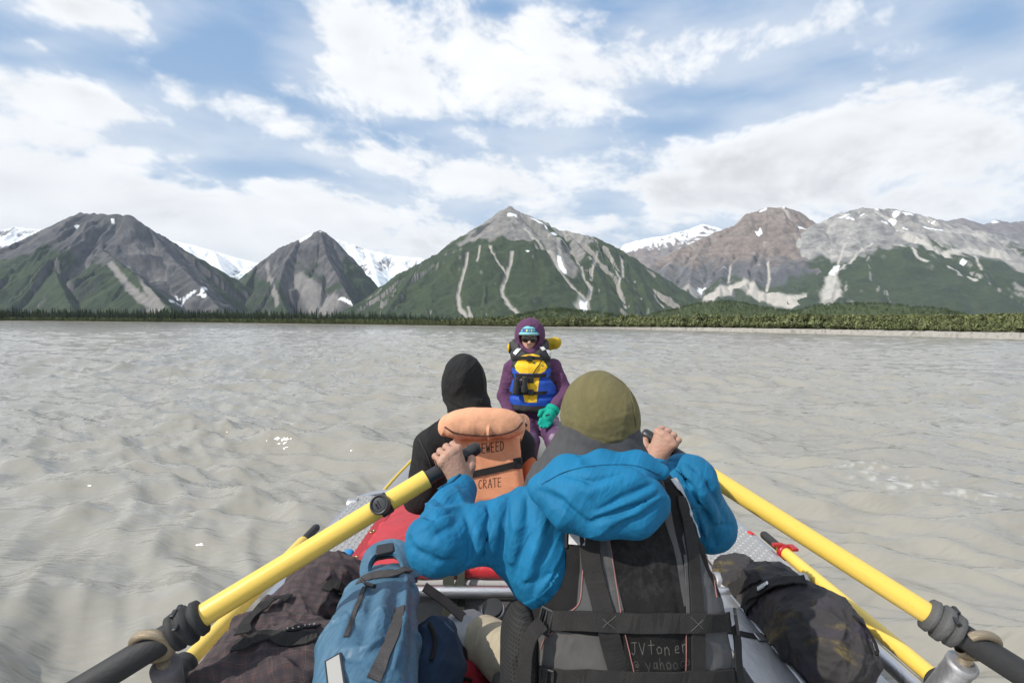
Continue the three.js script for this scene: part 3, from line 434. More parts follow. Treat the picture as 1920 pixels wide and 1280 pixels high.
makeMountain({ label: 'pale grey limestone mountain with snow patches on the right', seed: 11, k: .8, cell: 12, palette: PAL.pale,
  ridges: [[[1495, 470, 5700], [1528, 424, 5900], [1570, 401, 6000], [1615, 389, 6000], [1680, 392, 6000], [1750, 408, 5900], [1800, 420, 5800], [1870, 440, 5600], [1920, 455, 5500], [2020, 490, 5300], [2200, 555, 5000]],
    [[1570, 401, 6000], [1565, 450, 5600], [1580, 500, 5100], [1575, 560, 4600]], [[1615, 389, 6000], [1650, 450, 5500], [1660, 515, 4900], [1640, 588, 4200]], [[1680, 392, 6000], [1745, 450, 5400], [1790, 515, 4800], [1820, 590, 4100]], [[1800, 420, 5800], [1880, 500, 5000], [1930, 590, 4200]], [[1870, 440, 5600], [1980, 520, 4900], [2080, 590, 4200]], [[1615, 389, 6000], [1605, 440, 5600], [1615, 490, 5200]]],
  bare: [{ pts: [[1750, 440], [1830, 460], [1900, 480]], w: 210 }, { pts: [[1640, 430], [1700, 440]], w: 200 }], scree: [{ pts: [[1635, 455], [1600, 485], [1572, 505], [1560, 530]], w: 14, depth: 14 }, { pts: [[1585, 455], [1575, 485], [1565, 505]], w: 12, depth: 12 }, { pts: [[1690, 460], [1720, 480], [1740, 490]], w: 14 }, { pts: [[1800, 515], [1830, 525]], w: 18 }, { pts: [[1830, 480], [1842, 505]], w: 13 }, { pts: [[1700, 445], [1760, 470], [1820, 470], [1890, 480]], w: 46 }, { pts: [[1560, 520], [1560, 550]], w: 60, w2: 1.7 }, { pts: [[1780, 500], [1800, 512]], w: 12 }],
  snow: [{ pts: [[1560, 512], [1570, 500]], w: 26 }, { pts: [[1655, 390], [1680, 398], [1705, 402]], w: 36 }, { pts: [[1635, 391], [1645, 392]], w: 18 }, { pts: [[1590, 408], [1600, 412]], w: 18 }, { pts: [[1670, 415], [1678, 416]], w: 22 }, { pts: [[1655, 415], [1662, 417]], w: 14 }, { pts: [[1735, 426], [1765, 431]], w: 20 }, { pts: [[1575, 408], [1590, 402]], w: 14 }, { pts: [[1615, 405], [1620, 402]], w: 14 }, { pts: [[1742, 415], [1752, 416]], w: 12 }, { pts: [[1805, 490], [1810, 492]], w: 20 }, { pts: [[1695, 427], [1700, 429]], w: 10 }, { pts: [[1680, 432], [1684, 433]], w: 10 }] });
makeMountain({ label: 'distant bluish peaks at the right edge of the range', seed: 39, k: .9, cell: 28, back: 500, palette: { ...PAL.ice, rock: [.13, .11, .11], rock2: [.2, .175, .165] }, ridges: [[[1690, 450, 9000], [1740, 425, 9000], [1780, 413, 9000], [1805, 408, 9000], [1845, 421, 9000], [1868, 412, 9000], [1893, 417, 9000], [1960, 408, 9000], [2040, 430, 9000], [2150, 470, 9000]]], snow: [{ pts: [[1858, 415], [1866, 416]], w: 40 }] });

scene.fog = new THREE.FogExp2(0xc4d4ea, 2.5e-5);
// ---------------------------------------------------------------- wooded hills behind the right bank
function makeHill(ridge, k, label, seed) {
  const pts = ridge.map(([px, py, D]) => at(px, py, D)), segs = [];
  let x0 = 1e9, x1 = -1e9, z0 = 1e9, z1 = -1e9;
  pts.forEach((p, i) => { x0 = Math.min(x0, p.x); x1 = Math.max(x1, p.x); z0 = Math.min(z0, p.z); z1 = Math.max(z1, p.z); if (i) { const q = pts[i - 1]; segs.push([q, p]); } });
  x0 -= 60; x1 += 60; z0 -= 90; z1 += 130;
  const height = (x, z) => {
    let best = -50;
    for (const [q, p] of segs) { const dx = p.x - q.x, dz = p.z - q.z, t = clamp(((x - q.x) * dx + (z - q.z) * dz) / (dx * dx + dz * dz)), d = Math.hypot(x - q.x - dx * t, z - q.z - dz * t), h = lerp(q.y, p.y, t) - 3.2 - k * (Math.sqrt(d * d + 900) - 30); if (h > best) best = h; }
    return best + 2.2 * fbm(x / 45, z / 45, seed, 3);
  };
  const cell = 5, NX = Math.ceil((x1 - x0) / cell), NZ = Math.ceil((z1 - z0) / cell);
  const g = gridGeo(NX, NZ, (i, j) => { const x = x0 + i * cell, z = z0 + j * cell, n = .5 + .5 * fbm(x / 18, z / 18, seed + 2, 3); return [x, height(x, z), z, .035 + .03 * n, .05 + .035 * n, .02 + .012 * n]; });
  setting('hill', g, std({ vertexColors: true, roughness: 1 }), label);
  return { height, x0, x1, z0, z1 };
}
const HILLS = [
  makeHill([[890, 602, 420], [960, 590, 430], [1040, 575, 450], [1100, 580, 460], [1170, 589, 470], [1220, 600, 480]], .42, 'low wooded hill below the central mountain', 3),
  makeHill([[1180, 596, 600], [1260, 580, 620], [1330, 563, 640], [1365, 562, 640], [1420, 572, 620], [1500, 582, 600], [1560, 594, 600]], .42, 'dark wooded hill in the middle of the right shore', 4),
  makeHill([[1470, 592, 560], [1560, 568, 560], [1640, 565, 540], [1720, 572, 520], [1800, 586, 480], [1920, 596, 430], [2100, 604, 380]], .42, 'long wooded hill at the right of the shore', 5)];

// ---------------------------------------------------------------- trees
const M_BARK = std({ color: C(.10, .085, .07), roughness: 1 });
const M_SPRUCE = std({ color: C(.026, .040, .022), roughness: .95, side: THREE.DoubleSide }), M_SPRUCE2 = std({ color: C(.042, .058, .026), roughness: .95, side: THREE.DoubleSide });
const M_WILLOW = std({ color: C(.165, .185, .080), roughness: .9, side: THREE.DoubleSide }), M_WILLOW2 = std({ color: C(.125, .145, .060), roughness: .9, side: THREE.DoubleSide }), M_ALDER = std({ color: C(.045, .066, .022), roughness: .9, side: THREE.DoubleSide });
function blades(list) {                                       // triangles [[a, b, c], ...] -> geometry
  const P = new Float32Array(list.length * 9); list.forEach((t, i) => t.forEach((p, j) => P.set(p, i * 9 + j * 3)));
  const g = new THREE.BufferGeometry(); g.setAttribute('position', new THREE.BufferAttribute(P, 3)); g.computeVertexNormals(); return g;
}
function spruceCrown(seed) {                                  // height 1
  const r = rng(seed), T = [];
  for (let l = 0; l < 15; l++) {
    const y = .10 + .86 * l / 14, R = .155 * Math.pow(1 - y, .8) * (.75 + .5 * r()) + .012, n = 8;
    for (let b = 0; b < n; b++) {
      if (r() < .12) continue;
      const a = (b + r() * .8) / n * 6.283 + l, L = R * (.65 + .6 * r()), dy = -.035 - .04 * r(), w = .32 + .2 * r(), ca = Math.cos(a), sa = Math.sin(a);
      const tip = [ca * L, y + dy, sa * L], l1 = [Math.cos(a - w) * L * .55, y + dy * .25, Math.sin(a - w) * L * .55], l2 = [Math.cos(a + w) * L * .55, y + dy * .25, Math.sin(a + w) * L * .55], top = [0, y + .035, 0];
      T.push([top, l1, tip], [top, tip, l2]);
    }
  }
  return blades(T);
}
function leafCrown(seed, n, sh) {                             // upright shrub crown, height 1: many small leaf sprays
  const r = rng(seed), T = [];
  for (let i = 0; i < n; i++) {
    const y = .12 + .88 * Math.pow(r(), .8), lump = .75 + .35 * Math.sin(y * 9 + seed), R = sh(y) * lump * Math.sqrt(.25 + .75 * r()), a = r() * 6.283, c = [Math.cos(a) * R, y, Math.sin(a) * R], s = .035 + .05 * r();
    const u = V(r() - .5, r() * .9 + .1, r() - .5).normalize().multiplyScalar(s * 1.5), w = V(r() - .5, (r() - .5) * .5, r() - .5).normalize().multiplyScalar(s * .8);
    const q = (e, f) => [c[0] + u.x * e + w.x * f, c[1] + u.y * e + w.y * f, c[2] + u.z * e + w.z * f];
    T.push([q(-1, 0), q(0, 1), q(1, 0)], [q(-1, 0), q(1, 0), q(0, -1)]);
  }
  return blades(T);
}
const trunkGeo = (r0, h) => { const g = new THREE.CylinderGeometry(r0 * .25, r0, h, 5, 1); g.translate(0, h / 2, 0); return g; };
const stemsGeo = seed => { const r = rng(seed), gs = []; for (let i = 0; i < 4; i++) { const g = new THREE.CylinderGeometry(.006, .016, .62, 4, 1); g.translate(0, .31, 0); g.rotateZ((r() - .5) * .5); g.rotateX((r() - .5) * .5); gs.push(g); } return mergeGeometries(gs); };
const SPRUCE = [0, 1, 2].map(i => spruceCrown(40 + i)), SPRUCE_TRUNK = trunkGeo(.016, .9);
const SHRUB = [0, 1, 2].map(i => leafCrown(60 + i, 150, y => .30 * Math.sin(Math.PI * Math.pow(y, .7) * .93 + .1) + .05)), SHRUB_STEM = [0, 1, 2].map(i => stemsGeo(70 + i));
const BUSH = [0, 1, 2].map(i => leafCrown(80 + i, 70, y => .55 * Math.sqrt(Math.max(0, 1 - y * y * .9))));
function plant(name, label, cat, group, crown, cm, trunk, p, h, w, turn, lean = 0) {
  const o = thing(name, label, cat, p, group); o.scale.set(h * w, h, h * w); o.rotation.set(lean, turn, lean * .5);
  part('crown', crown, cm, o); part('trunk', trunk, M_BARK, o); return o;
}
const shorePoint = (az, d) => { const R = shoreR(az) + d; return V(Math.sin(az) * R, groundH(d, az) - .05, -Math.cos(az) * R); };
const pxAz = px => { const d = ray(px, 600); return Math.atan2(d.x, -d.z); };
{
  const r = rng(21);
  const treeTop = px => px < 380 ? 577 : px < 700 ? lerp(578, 583, (px - 380) / 320) : lerp(583, 592, clamp((px - 700) / 180));
  for (let i = 0; i < 170; i++) {
    const px = -30 + 920 * (i + .8 * r()) / 170, az = pxAz(px), p = shorePoint(az, 9 + 7 * r()), D = -p.z, base = toPx(p.clone().sub(camera.position))[1], h = (base - treeTop(px)) / FPX * D * (.45 + .75 * r() * r() + .1);
    plant('spruce_tree', 'narrow dark spruce standing in the front row of the wooded left shore', 'tree', 'spruces along the left shore', SPRUCE[i % 3], r() < .7 ? M_SPRUCE : M_SPRUCE2, SPRUCE_TRUNK, p, Math.max(2, h), 1 + .35 * r(), r() * 6.28);
  }
  for (let i = 0; i < 230; i++) {
    const px = 870 + 1120 * (i + .9 * r()) / 230, az = pxAz(px), p = shorePoint(az, 6 + 6 * r()), D = -p.z, top = lerp(596, 590, clamp((px - 870) / 300)) + lerp(0, 12, clamp((px - 1500) / 420)), base = toPx(p.clone().sub(camera.position))[1], h = clamp((base - top) / FPX * D * (.5 + .62 * r()), .9, 5.5);
    plant('willow_shrub', 'light green young willow in the front row on the right sand bank', 'shrub', 'willows along the right bank', SHRUB[i % 3], r() < .65 ? M_WILLOW : M_WILLOW2, SHRUB_STEM[i % 3], p, h, .85 + .55 * r(), r() * 6.28, (r() - .5) * .1);
  }
  // the wood behind: uncountable
  const massed = (name, label, geo, mat, places) => { const m = shade(new THREE.InstancedMesh(geo, mat, places.length)), q = new THREE.Object3D(), c = new THREE.Color(); places.forEach(([p, h, w, t, v], i) => { q.position.copy(p); q.scale.set(h * w, h, h * w); q.rotation.y = t; q.updateMatrix(); m.setMatrixAt(i, q.matrix); m.setColorAt(i, c.setRGB(v, v * (.96 + .08 * (t % 1)), v * .95)); }); m.name = numbered(name); info(m, label, null, null, 'stuff'); scene.add(m); };
  const A = [], B = [], Cs = [], Dd = [];
  for (let i = 0; i < 3400; i++) { const px = -120 + 1040 * r(), az = pxAz(px), d = 14 + 420 * r() * r(), p = shorePoint(az, d), D = -p.z, base = toPx(p.clone().sub(camera.position))[1]; const h = Math.max(2.5, (base - treeTop(px)) / FPX * D * (.5 + .62 * r() * r())); A.push([p, h, 1 + .4 * r(), r() * 6.28, .6 + .8 * r()]); }
  massed('spruce_forest', 'dense dark spruce forest behind the left shore', SPRUCE[0], M_SPRUCE, A);
  for (let i = 0; i < 1500; i++) { const px = -120 + 1100 * r(), p = shorePoint(pxAz(px), 4 + 6 * r()); B.push([p, 1 + 1.6 * r(), .8 + .6 * r(), r() * 6.28, .5 + .7 * r()]); }
  massed('shore_brush', 'low brush along the water below the left forest', BUSH[0], M_WILLOW2, B);
  for (let i = 0; i < 5200; i++) { const px = 860 + 1200 * r(), p = shorePoint(pxAz(px), 9 + 70 * r() * r()); Cs.push([p, 1.0 + 1.5 * r() + p.length() * .004, .85 + .5 * r(), r() * 6.28, .55 + .75 * r()]); }
  massed('willow_thicket', 'dense willow thicket behind the right bank', SHRUB[1], M_WILLOW, Cs);
  for (const H of HILLS) for (let i = 0; i < 8000; i++) { const x = lerp(H.x0, H.x1, r()), z = lerp(H.z0, H.z1, r()), y = H.height(x, z); if (y > .5) Dd.push([V(x, y - .4, z), 1.5 + 2.2 * r(), .7 + .4 * r(), r() * 6.28, .6 + .9 * r()]); }
  massed('hill_thicket', 'dark alder thicket covering the low hills', BUSH[2], M_ALDER, Dd);
}
// ---------------------------------------------------------------- the raft
const XC = .14;
const M_ALU = std({ color: C(.62, .62, .63), metalness: 1, roughness: .38, bumpMap: withRepeat(T_GRAIN, 6, 6), bumpScale: .0006 }), M_ALUDULL = std({ color: C(.56, .56, .57), metalness: .85, roughness: .52, bumpMap: withRepeat(T_GRAIN, 2, 2), bumpScale: .0008, map: withRepeat(T_MOTTLE, 1.5, 1.5) });
const M_YELLOW = phys({ color: C(.80, .55, .095), roughness: .36, clearcoat: .2, clearcoatRoughness: .4, bumpMap: withRepeat(T_GRAIN, 2, 2), bumpScale: .0003, map: withRepeat(T_SCUFF, 1, 1) }), M_RUBBER = std({ color: C(.03, .03, .031), roughness: .7, bumpMap: withRepeat(T_GRAIN, 2, 8), bumpScale: .001, map: withRepeat(T_MOTTLE, 1, 3) });
const M_HYPALON = std({ color: C(.24, .245, .25), roughness: .72, bumpMap: withRepeat(T_GRAIN, 60, 4), bumpScale: .001 }), M_YHYP = std({ color: C(.66, .46, .06), roughness: .7 });
{
  const raft = thing('inflatable_raft', 'grey inflatable raft with upturned bow carrying everyone and all the gear', 'raft', V(XC, 0, -1.8));
  const L = [[.94, .27, 1.5], [.94, .27, .6], [.94, .27, -.6], [.94, .27, -1.8], [.93, .275, -2.8], [.86, .33, -3.6], [.66, .45, -4.25], [.34, .54, -4.62], [0, .57, -4.74]].map(([x, y, z]) => [x, y, z]);
  const pts = [...L.map(([x, y, z]) => V(XC - x, y, z)), ...L.slice(0, -1).reverse().map(([x, y, z]) => V(XC + x, y, z))];
  put('hull_tube', tube(pts, .27, 220, 30), M_HYPALON, raft);
  put('stern_tube', tube([V(XC - .94, .27, 1.5), V(XC - .5, .27, 1.75), V(XC + .5, .27, 1.75), V(XC + .94, .27, 1.5)], .268, 40, 24), M_HYPALON, raft);
  put('thwart', rod(V(XC - .72, .34, -3.05), V(XC + .72, .34, -3.05), .2), M_YHYP, raft);
  put('floor', gridGeo(40, 90, (i, j) => { const z = 1.4 - 6.0 * j / 90, w = z < -3 ? .8 * Math.sqrt(Math.max(.02, 1 - Math.pow((-z - 3) / 1.65, 2))) : .8; return [XC + (i / 40 * 2 - 1) * w, .15 + .03 * Math.abs(Math.sin(i / 40 * Math.PI * 6)) + (z < -3 ? .09 * (-z - 3) : 0), z]; }), M_HYPALON, raft);
  for (const s of [-1, 1]) { const q = tube(L.slice(2, 8).map(([x, y, z]) => V(XC + s * (x + .10), y + .252, z)), .012, 60, 8); put('grab_line', q, M_YHYP, raft); }
  for (const [s, z] of [[-1, -3.2], [1, -3.2], [-1, -2.95], [1, -2.95]]) put('patch', spin([[0, .006], [.05, .006], [.055, 0]], V(XC + s * .90, .285 + .266, z), V(0, 1, 0), 20), M_RUBBER, raft);
}
// ---------------------------------------------------------------- the aluminium rowing frame
const FRAME_Y = .645;
const frameT = thing('oar_rig', 'aluminium pipe rowing frame with tread plate side decks strapped across the raft', 'raft frame', V(XC, .6, -1.7));
{
  const M_TREAD = std({ color: C(.46, .45, .43), metalness: .6, roughness: .5, bumpMap: withRepeat(T_GRAIN, 4, 4), bumpScale: .0006 });
  for (const s of [-1, 1]) {
    put('side_rail', tube([V(XC + s * 1.05, FRAME_Y, -.45), V(XC + s * 1.05, FRAME_Y, -1.6), V(XC + s * 1.05, FRAME_Y, -2.6), V(XC + s * 1.02, FRAME_Y, -2.86), V(XC + s * .9, FRAME_Y, -2.94), V(XC + s * .7, FRAME_Y, -2.95)], .024, 80, 16), M_ALU, frameT);
    put('inner_rail', rod(V(XC + s * .73, FRAME_Y - .01, -.5), V(XC + s * .73, FRAME_Y - .01, -2.93), .022), M_ALU, frameT);
    // tread plate deck with raised lozenges
    const deck = put('tread_plate', slab(.315, .006, .92, .002, V(XC + s * .89, FRAME_Y + .022, -2.37)), M_TREAD, frameT);
    const lz = [], one = new THREE.SphereGeometry(1, 6, 4);
    for (let i = 0; i < 13; i++) for (let j = 0; j < 37; j++) { const g = one.clone(); g.scale(.010, .0028, .0042); g.rotateY((i + j) % 2 ? .785 : -.785); g.translate(XC + s * .89 - .144 + i * .024, FRAME_Y + .025, -2.37 - .443 + j * .0246); lz.push(g); }
    const tr = put('tread', merged(lz), M_TREAD, deck, frameT); tr.userData.kind = 'stuff';
    for (const z of [-1.2, -1.95, -2.75]) for (const x of [.73, 1.05]) put('clamp', spin([[.030, -.03], [.036, -.026], [.036, .026], [.030, .03]], V(XC + s * x, FRAME_Y, z), V(1, 0, 0), 18), M_ALUDULL, frameT);
  }
  put('near_deck', slab(.40, .006, .98, .002, V(XC + .78, FRAME_Y + .004, -1.38)), M_ALUDULL, frameT);
  put('near_deck', slab(.46, .006, .98, .002, V(XC - .80, FRAME_Y - .03, -1.38)), M_ALUDULL, frameT);
  for (const z of [-.72, -1.2, -1.86, -2.75]) put('cross_bar', rod(V(XC - 1.05, FRAME_Y - .002, z), V(XC + 1.05, FRAME_Y - .002, z), .024), M_ALU, frameT);
  // the strap round the right rail
  put('strap_wrap', spin([[.0255, -.018], [.029, -.016], [.029, .016], [.0255, .018]], at(1421, 1009, 2.36).setX(XC + 1.05).setY(FRAME_Y), V(0, 0, 1), 20), std({ color: C(.55, .03, .03), roughness: .7 }), frameT);
  put('strap_wrap', spin([[.0255, -.04], [.034, -.034], [.032, .034], [.0255, .04]], V(XC + 1.05, FRAME_Y, -2.72), V(0, 0, 1), 20), M_WEB, frameT);
}
// ---------------------------------------------------------------- oars
function makeOar(label, inner, outer, gripEnd, opt) {          // inner: point near the hand, outer: at the oarlock
  const dir = outer.clone().sub(inner).normalize(), o = thing('oar', label, 'oar', outer.clone());
  const P = t => outer.clone().addScaledVector(dir, t);
  const inL = gripEnd, r = .0275;
  put('shaft', spin([[r, -inL + .18], [r, -.02]], outer, dir, 32), M_YELLOW, o);
  put('outer_shaft', spin([[r, .38], [r, 1.55], [.02, 1.75]], outer, dir, 28), M_YELLOW, o);
  put('sleeve', spin([[.0270, -.03], [.0305, -.025], [.0312, .36], [.0275, .385]], outer, dir, 30), M_RUBBER, o);
  // stopper collar of three rubber rings and a clamp
  const col = put('stopper', spin([[.0280, -.026], [.041, -.022], [.043, -.010], [.037, -.006], [.037, .000], [.046, .004], [.047, .018], [.040, .022], [.040, .028], [.044, .032], [.042, .044], [.031, .048]], P(-.012), dir, 36), opt.collar, o);
  const side = V(0, 0, 0).crossVectors(dir, V(0, 1, 0)).normalize(), up = V(0, 0, 0).crossVectors(side, dir).normalize();
  for (const a of [.6, 1.4, 2.3]) put('bolt', slab(.012, .010, .022, .003, P(.006).addScaledVector(up, .046 * Math.sin(a)).addScaledVector(side, -.046 * Math.cos(a)), basis(side, up, dir)), M_BLACKPL, col, o);
  put('grip', spin([[0, -inL - .004], [.014, -inL - .003], [.0195, -inL + .004], [.0205, -inL + .02], [.0195, -inL + .04], [.0195, -inL + .17], [.026, -inL + .185], [.0275, -inL + .19]], outer, dir, 28), M_BLACKPL, o);
  // blade, in the water outside the picture
  const bl = new THREE.BufferGeometry(), sh = new THREE.Shape(); sh.moveTo(-.02, 0); sh.bezierCurveTo(-.09, .06, -.095, .3, -.085, .52); sh.bezierCurveTo(-.08, .6, .08, .6, .085, .52); sh.bezierCurveTo(.095, .3, .09, .06, .02, 0);
  const bg = new THREE.ExtrudeGeometry(sh, { depth: .014, bevelEnabled: true, bevelSize: .004, bevelThickness: .004, bevelSegments: 2, steps: 1 }); bg.translate(0, 0, -.007); bg.applyQuaternion(basis(up, dir, side)); const bp = P(1.7); bg.translate(bp.x, bp.y, bp.z);
  put('blade', bg, M_RUBBER, o);
  return { o, dir, P, side, up, r, inner: P(-inL) };
}
const LO = makeOar('yellow oar with a round black clip held in the rower’s left hand', at(815, 888, 1.41), at(350, 1172, 1.13), .83, { collar: M_RUBBER });
const RO = makeOar('yellow oar without a clip held in the rower’s right hand', at(1295, 868, 1.55), at(1768, 1168, 1.2), .87, { collar: std({ color: C(.09, .09, .088), roughness: .65, bumpMap: withRepeat(T_GRAIN, 3, 3), bumpScale: .002 }) });
{ // round clip on the left oar
  const p = at(715, 937, 1.34), t = p.clone().sub(LO.P(0)).dot(LO.dir), c = LO.P(t), toEye = camera.position.clone().sub(c).normalize(), n = toEye.addScaledVector(LO.dir, -toEye.dot(LO.dir)).normalize().addScaledVector(V(-.35, .0, .0), 1).normalize();
  const clip = put('clip', spin([[.0278, -.017], [.031, -.015], [.031, .015], [.0278, .017]], c, LO.dir, 30), M_BLACKPL, LO.o);
  const q = c.clone().addScaledVector(n, .026);
  put('cap', spin([[0, .016], [.017, .016], [.019, .0135], [.0215, .0135], [.0215, .018], [.0255, .018], [.0275, .013], [.0275, -.004], [.022, -.012]], q, n, 36), std({ color: C(.045, .046, .048), roughness: .35 }), clip, LO.o);
  for (const k of [-1, 0, 1]) put('rib', slab(.003, .024 - .006 * Math.abs(k), .003, .001, q.clone().addScaledVector(n, .0165).addScaledVector(LO.dir, k * .008), basis(LO.dir, V(0, 0, 0).crossVectors(n, LO.dir), n)), M_BLACKPL, clip, LO.o);
}
// oarlocks on their stands: parts of the frame
function oarlock(O, s, stand) {
  const c = O.P(.075), base = V(XC + s * (s < 0 ? .99 : .99), FRAME_Y, c.z - (s < 0 ? .10 : .12)), M_BRONZE = std({ color: C(.34, .28, .20), metalness: .7, roughness: .5, bumpMap: withRepeat(T_GRAIN, 3, 3), bumpScale: .0015 });
  const top = c.clone().addScaledVector(O.up, -.062), st = put('oarlock_stand', rod(base, top, .031, .031, 28), stand, frameT), ax = top.clone().sub(base).normalize();
  put('cap', spin([[0, .004], [.026, .004], [.0325, .001], [.0325, -.012], [.0312, -.014]], top, ax, 28), stand, st, frameT);
  const hole = base.clone().lerp(top, .62), n = camera.position.clone().sub(hole); n.addScaledVector(ax, -n.dot(ax)).normalize();
  put('bolt_hole', spin([[0, .0006], [.0075, .0006], [.009, .0002]], hole.addScaledVector(n, .0306), n, 18), M_BLACKPL, st, frameT);
  const ring = new THREE.TorusGeometry(.043, .0115, 12, 40, Math.PI * 1.62); ring.rotateZ(-Math.PI * .31 - Math.PI / 2 + Math.PI * .5 - Math.PI * .5); ring.applyQuaternion(basis(O.side, O.up, O.dir)); ring.translate(c.x, c.y, c.z);
  put('oarlock', merged([ring, rod(c.clone().addScaledVector(O.up, -.046), top.clone().addScaledVector(ax, -.02), .014)]), M_BRONZE, frameT);
  put('rail_clamp', spin([[.026, -.035], [.040, -.03], [.040, .03], [.026, .035]], base, V(0, 0, 1), 22), M_ALUDULL, frameT);
}
const M_STANDL = std({ color: C(.20, .185, .185), metalness: .35, roughness: .6, bumpMap: withRepeat(T_GRAIN, 2, 2), bumpScale: .001, map: withRepeat(T_MOTTLE, 2, 2) });
oarlock(LO, -1, M_STANDL); oarlock(RO, 1, M_ALUDULL);
// spare oars lashed along the rails
function spareOar(label, s, zGrip, y) {
  const a = V(XC + s * 1.125, y, zGrip), o = thing('spare_oar', label, 'oar', a), Z = (z0) => V(a.x, y, z0), d = V(0, 0, 1);
  put('grip', spin([[0, 0], [.016, .001], [.02, .012], [.02, .15], [.024, .16]], a, d, 20), M_RUBBER, o);
  put('shaft', spin([[.024, .16], [.0255, .17], [.0255, 1.05]], a, d, 26), M_YELLOW, o);
  put('sleeve', spin([[.026, 1.03], [.030, 1.035], [.030, 1.4], [.026, 1.41]], a, d, 26), M_RUBBER, o);
  put('stopper', spin([[.027, .985], [.04, .99], [.04, 1.0], [.036, 1.005], [.036, 1.015], [.042, 1.02], [.042, 1.035], [.03, 1.045]], a, d, 28), M_RUBBER, o);
  put('outer_shaft', spin([[.0255, 1.4], [.0255, 2.4]], a, d, 20), M_YELLOW, o);
  return [a, o];
}
{
  const [a, o] = spareOar('yellow spare oar with a red clamp lashed beside the right rail', 1, -2.38, .655);
  put('clamp', merged([spin([[.026, -.012], [.036, -.009], [.037, .009], [.026, .012]], V(a.x, a.y, a.z + .19), V(.25, 0, 1), 22), slab(.05, .016, .022, .004, V(a.x - .03, a.y + .032, a.z + .185)), slab(.03, .014, .05, .004, V(a.x + .03, a.y + .026, a.z + .2))]), std({ color: C(.36, .015, .015), roughness: .35 }), o);
  spareOar('yellow spare oar lashed beside the left rail under the plaid bag', -1, -2.42, .655);
}
// ---------------------------------------------------------------- gear on the raft
const wrink = (fx, fy, fz, amp, seed, o = 3) => (x, y, z) => amp * (ridged(x * fx + seed, y * fy + .37 * x * fx, z * fz, o, .5) - .5);
// ---- the red covered cooler in the middle
{
  const c = V(-.015, .64, -2.22), o = thing('cooler', 'grey cooler box under the passenger with olive straps around it', 'cooler', V(c.x, .2, c.z));
  const M_BOX = std({ color: C(.42, .42, .41), roughness: .55, bumpMap: withRepeat(T_GRAIN, 10, 10), bumpScale: .0008 });
  put('body', slab(1.16, .36, .62, .03, V(c.x, .40, c.z)), M_BOX, o);
  put('lid', slab(1.20, .085, .66, .025, V(c.x, .632, c.z)), M_BOX, o);
  for (const x of [-.25, .1]) put('latch', slab(.07, .05, .016, .005, V(c.x + x, .618, c.z + .335)), M_BOX, o);
  const M_OLIVE = phys({ color: C(.055, .062, .045), roughness: .8, bumpMap: withRepeat(T_WEB, 25, 25), bumpScale: .0006 });
  for (const [px, w] of [[843, .045], [866, .03]]) { const x = at(px, 1085, 1.9).x; put('strap', ribbon([V(x, .30, c.z + .345), V(x, .60, c.z + .350), V(x, .69, c.z + .352), V(x, .733, c.z + .335), V(x, .741, c.z + .25), V(x, .741, c.z - .3)], [V(0, 0, 1), V(0, 0, 1), V(0, .1, 1), V(0, .8, .7), V(0, 1, 0), V(0, 1, 0)], w, .003), M_OLIVE, o); }
  // the red cover lies on it
  const f = rough3(rbox(V(c.x, .703, c.z), .625, .030, .335, .028), (x, y, z) => .006 * fbm(x * 5, y * 5, z * 5, 3) + .004 * (ridged(x * 7 + z * 4, 2, z * 9, 2) - .5));
  const cv = thing('cooler_cover', 'worn red vinyl pad with brass eyelets lying over the cooler', 'cover', V(c.x, .67, c.z)), M_RED = phys({ color: C(.60, .035, .045), roughness: .42, bumpMap: withRepeat(T_GRAIN, 8, 8), bumpScale: .0014, map: withRepeat(T_MOTTLE, 1.4, 1.4) });
  put('pad', net(f, V(c.x - .8, .65, c.z - .38), V(c.x + .8, .77, c.z + .38), .009), M_RED, cv);
  put('hem', slab(.055, .004, .68, .0015, V(c.x - .620, .727, c.z), new THREE.Quaternion().setFromEuler(new THREE.Euler(0, 0, .16))), std({ color: C(.40, .022, .03), roughness: .55, bumpMap: withRepeat(T_GRAIN, 3, 12), bumpScale: .0016 }), cv);
  for (const z of [-.24, .02, .27]) { const t = new THREE.TorusGeometry(.011, .0035, 8, 24); t.rotateX(Math.PI / 2); t.translate(c.x - .624, .7315, c.z + z); put('eyelet', t, std({ color: C(.45, .34, .18), metalness: 1, roughness: .4 }), cv); }
}
{ // blue valve cap
  const p = V(at(652, 1053, 2.0).x, .70, -2.02), o = thing('valve_cap', 'small bright blue plastic cap beside the red cover', 'cap', p);
  const mb = std({ color: C(.02, .22, .50), roughness: .35 });
  put('dome', spin([[0, .032], [.012, .031], [.021, .025], [.024, .014], [.024, -.004], [.0, -.006]], p, V(-.1, .9, .4), 28), mb, o);
  put('stem', rod(p.clone().add(V(0, -.05, 0)), p, .012), M_BLACKPL, o);
}
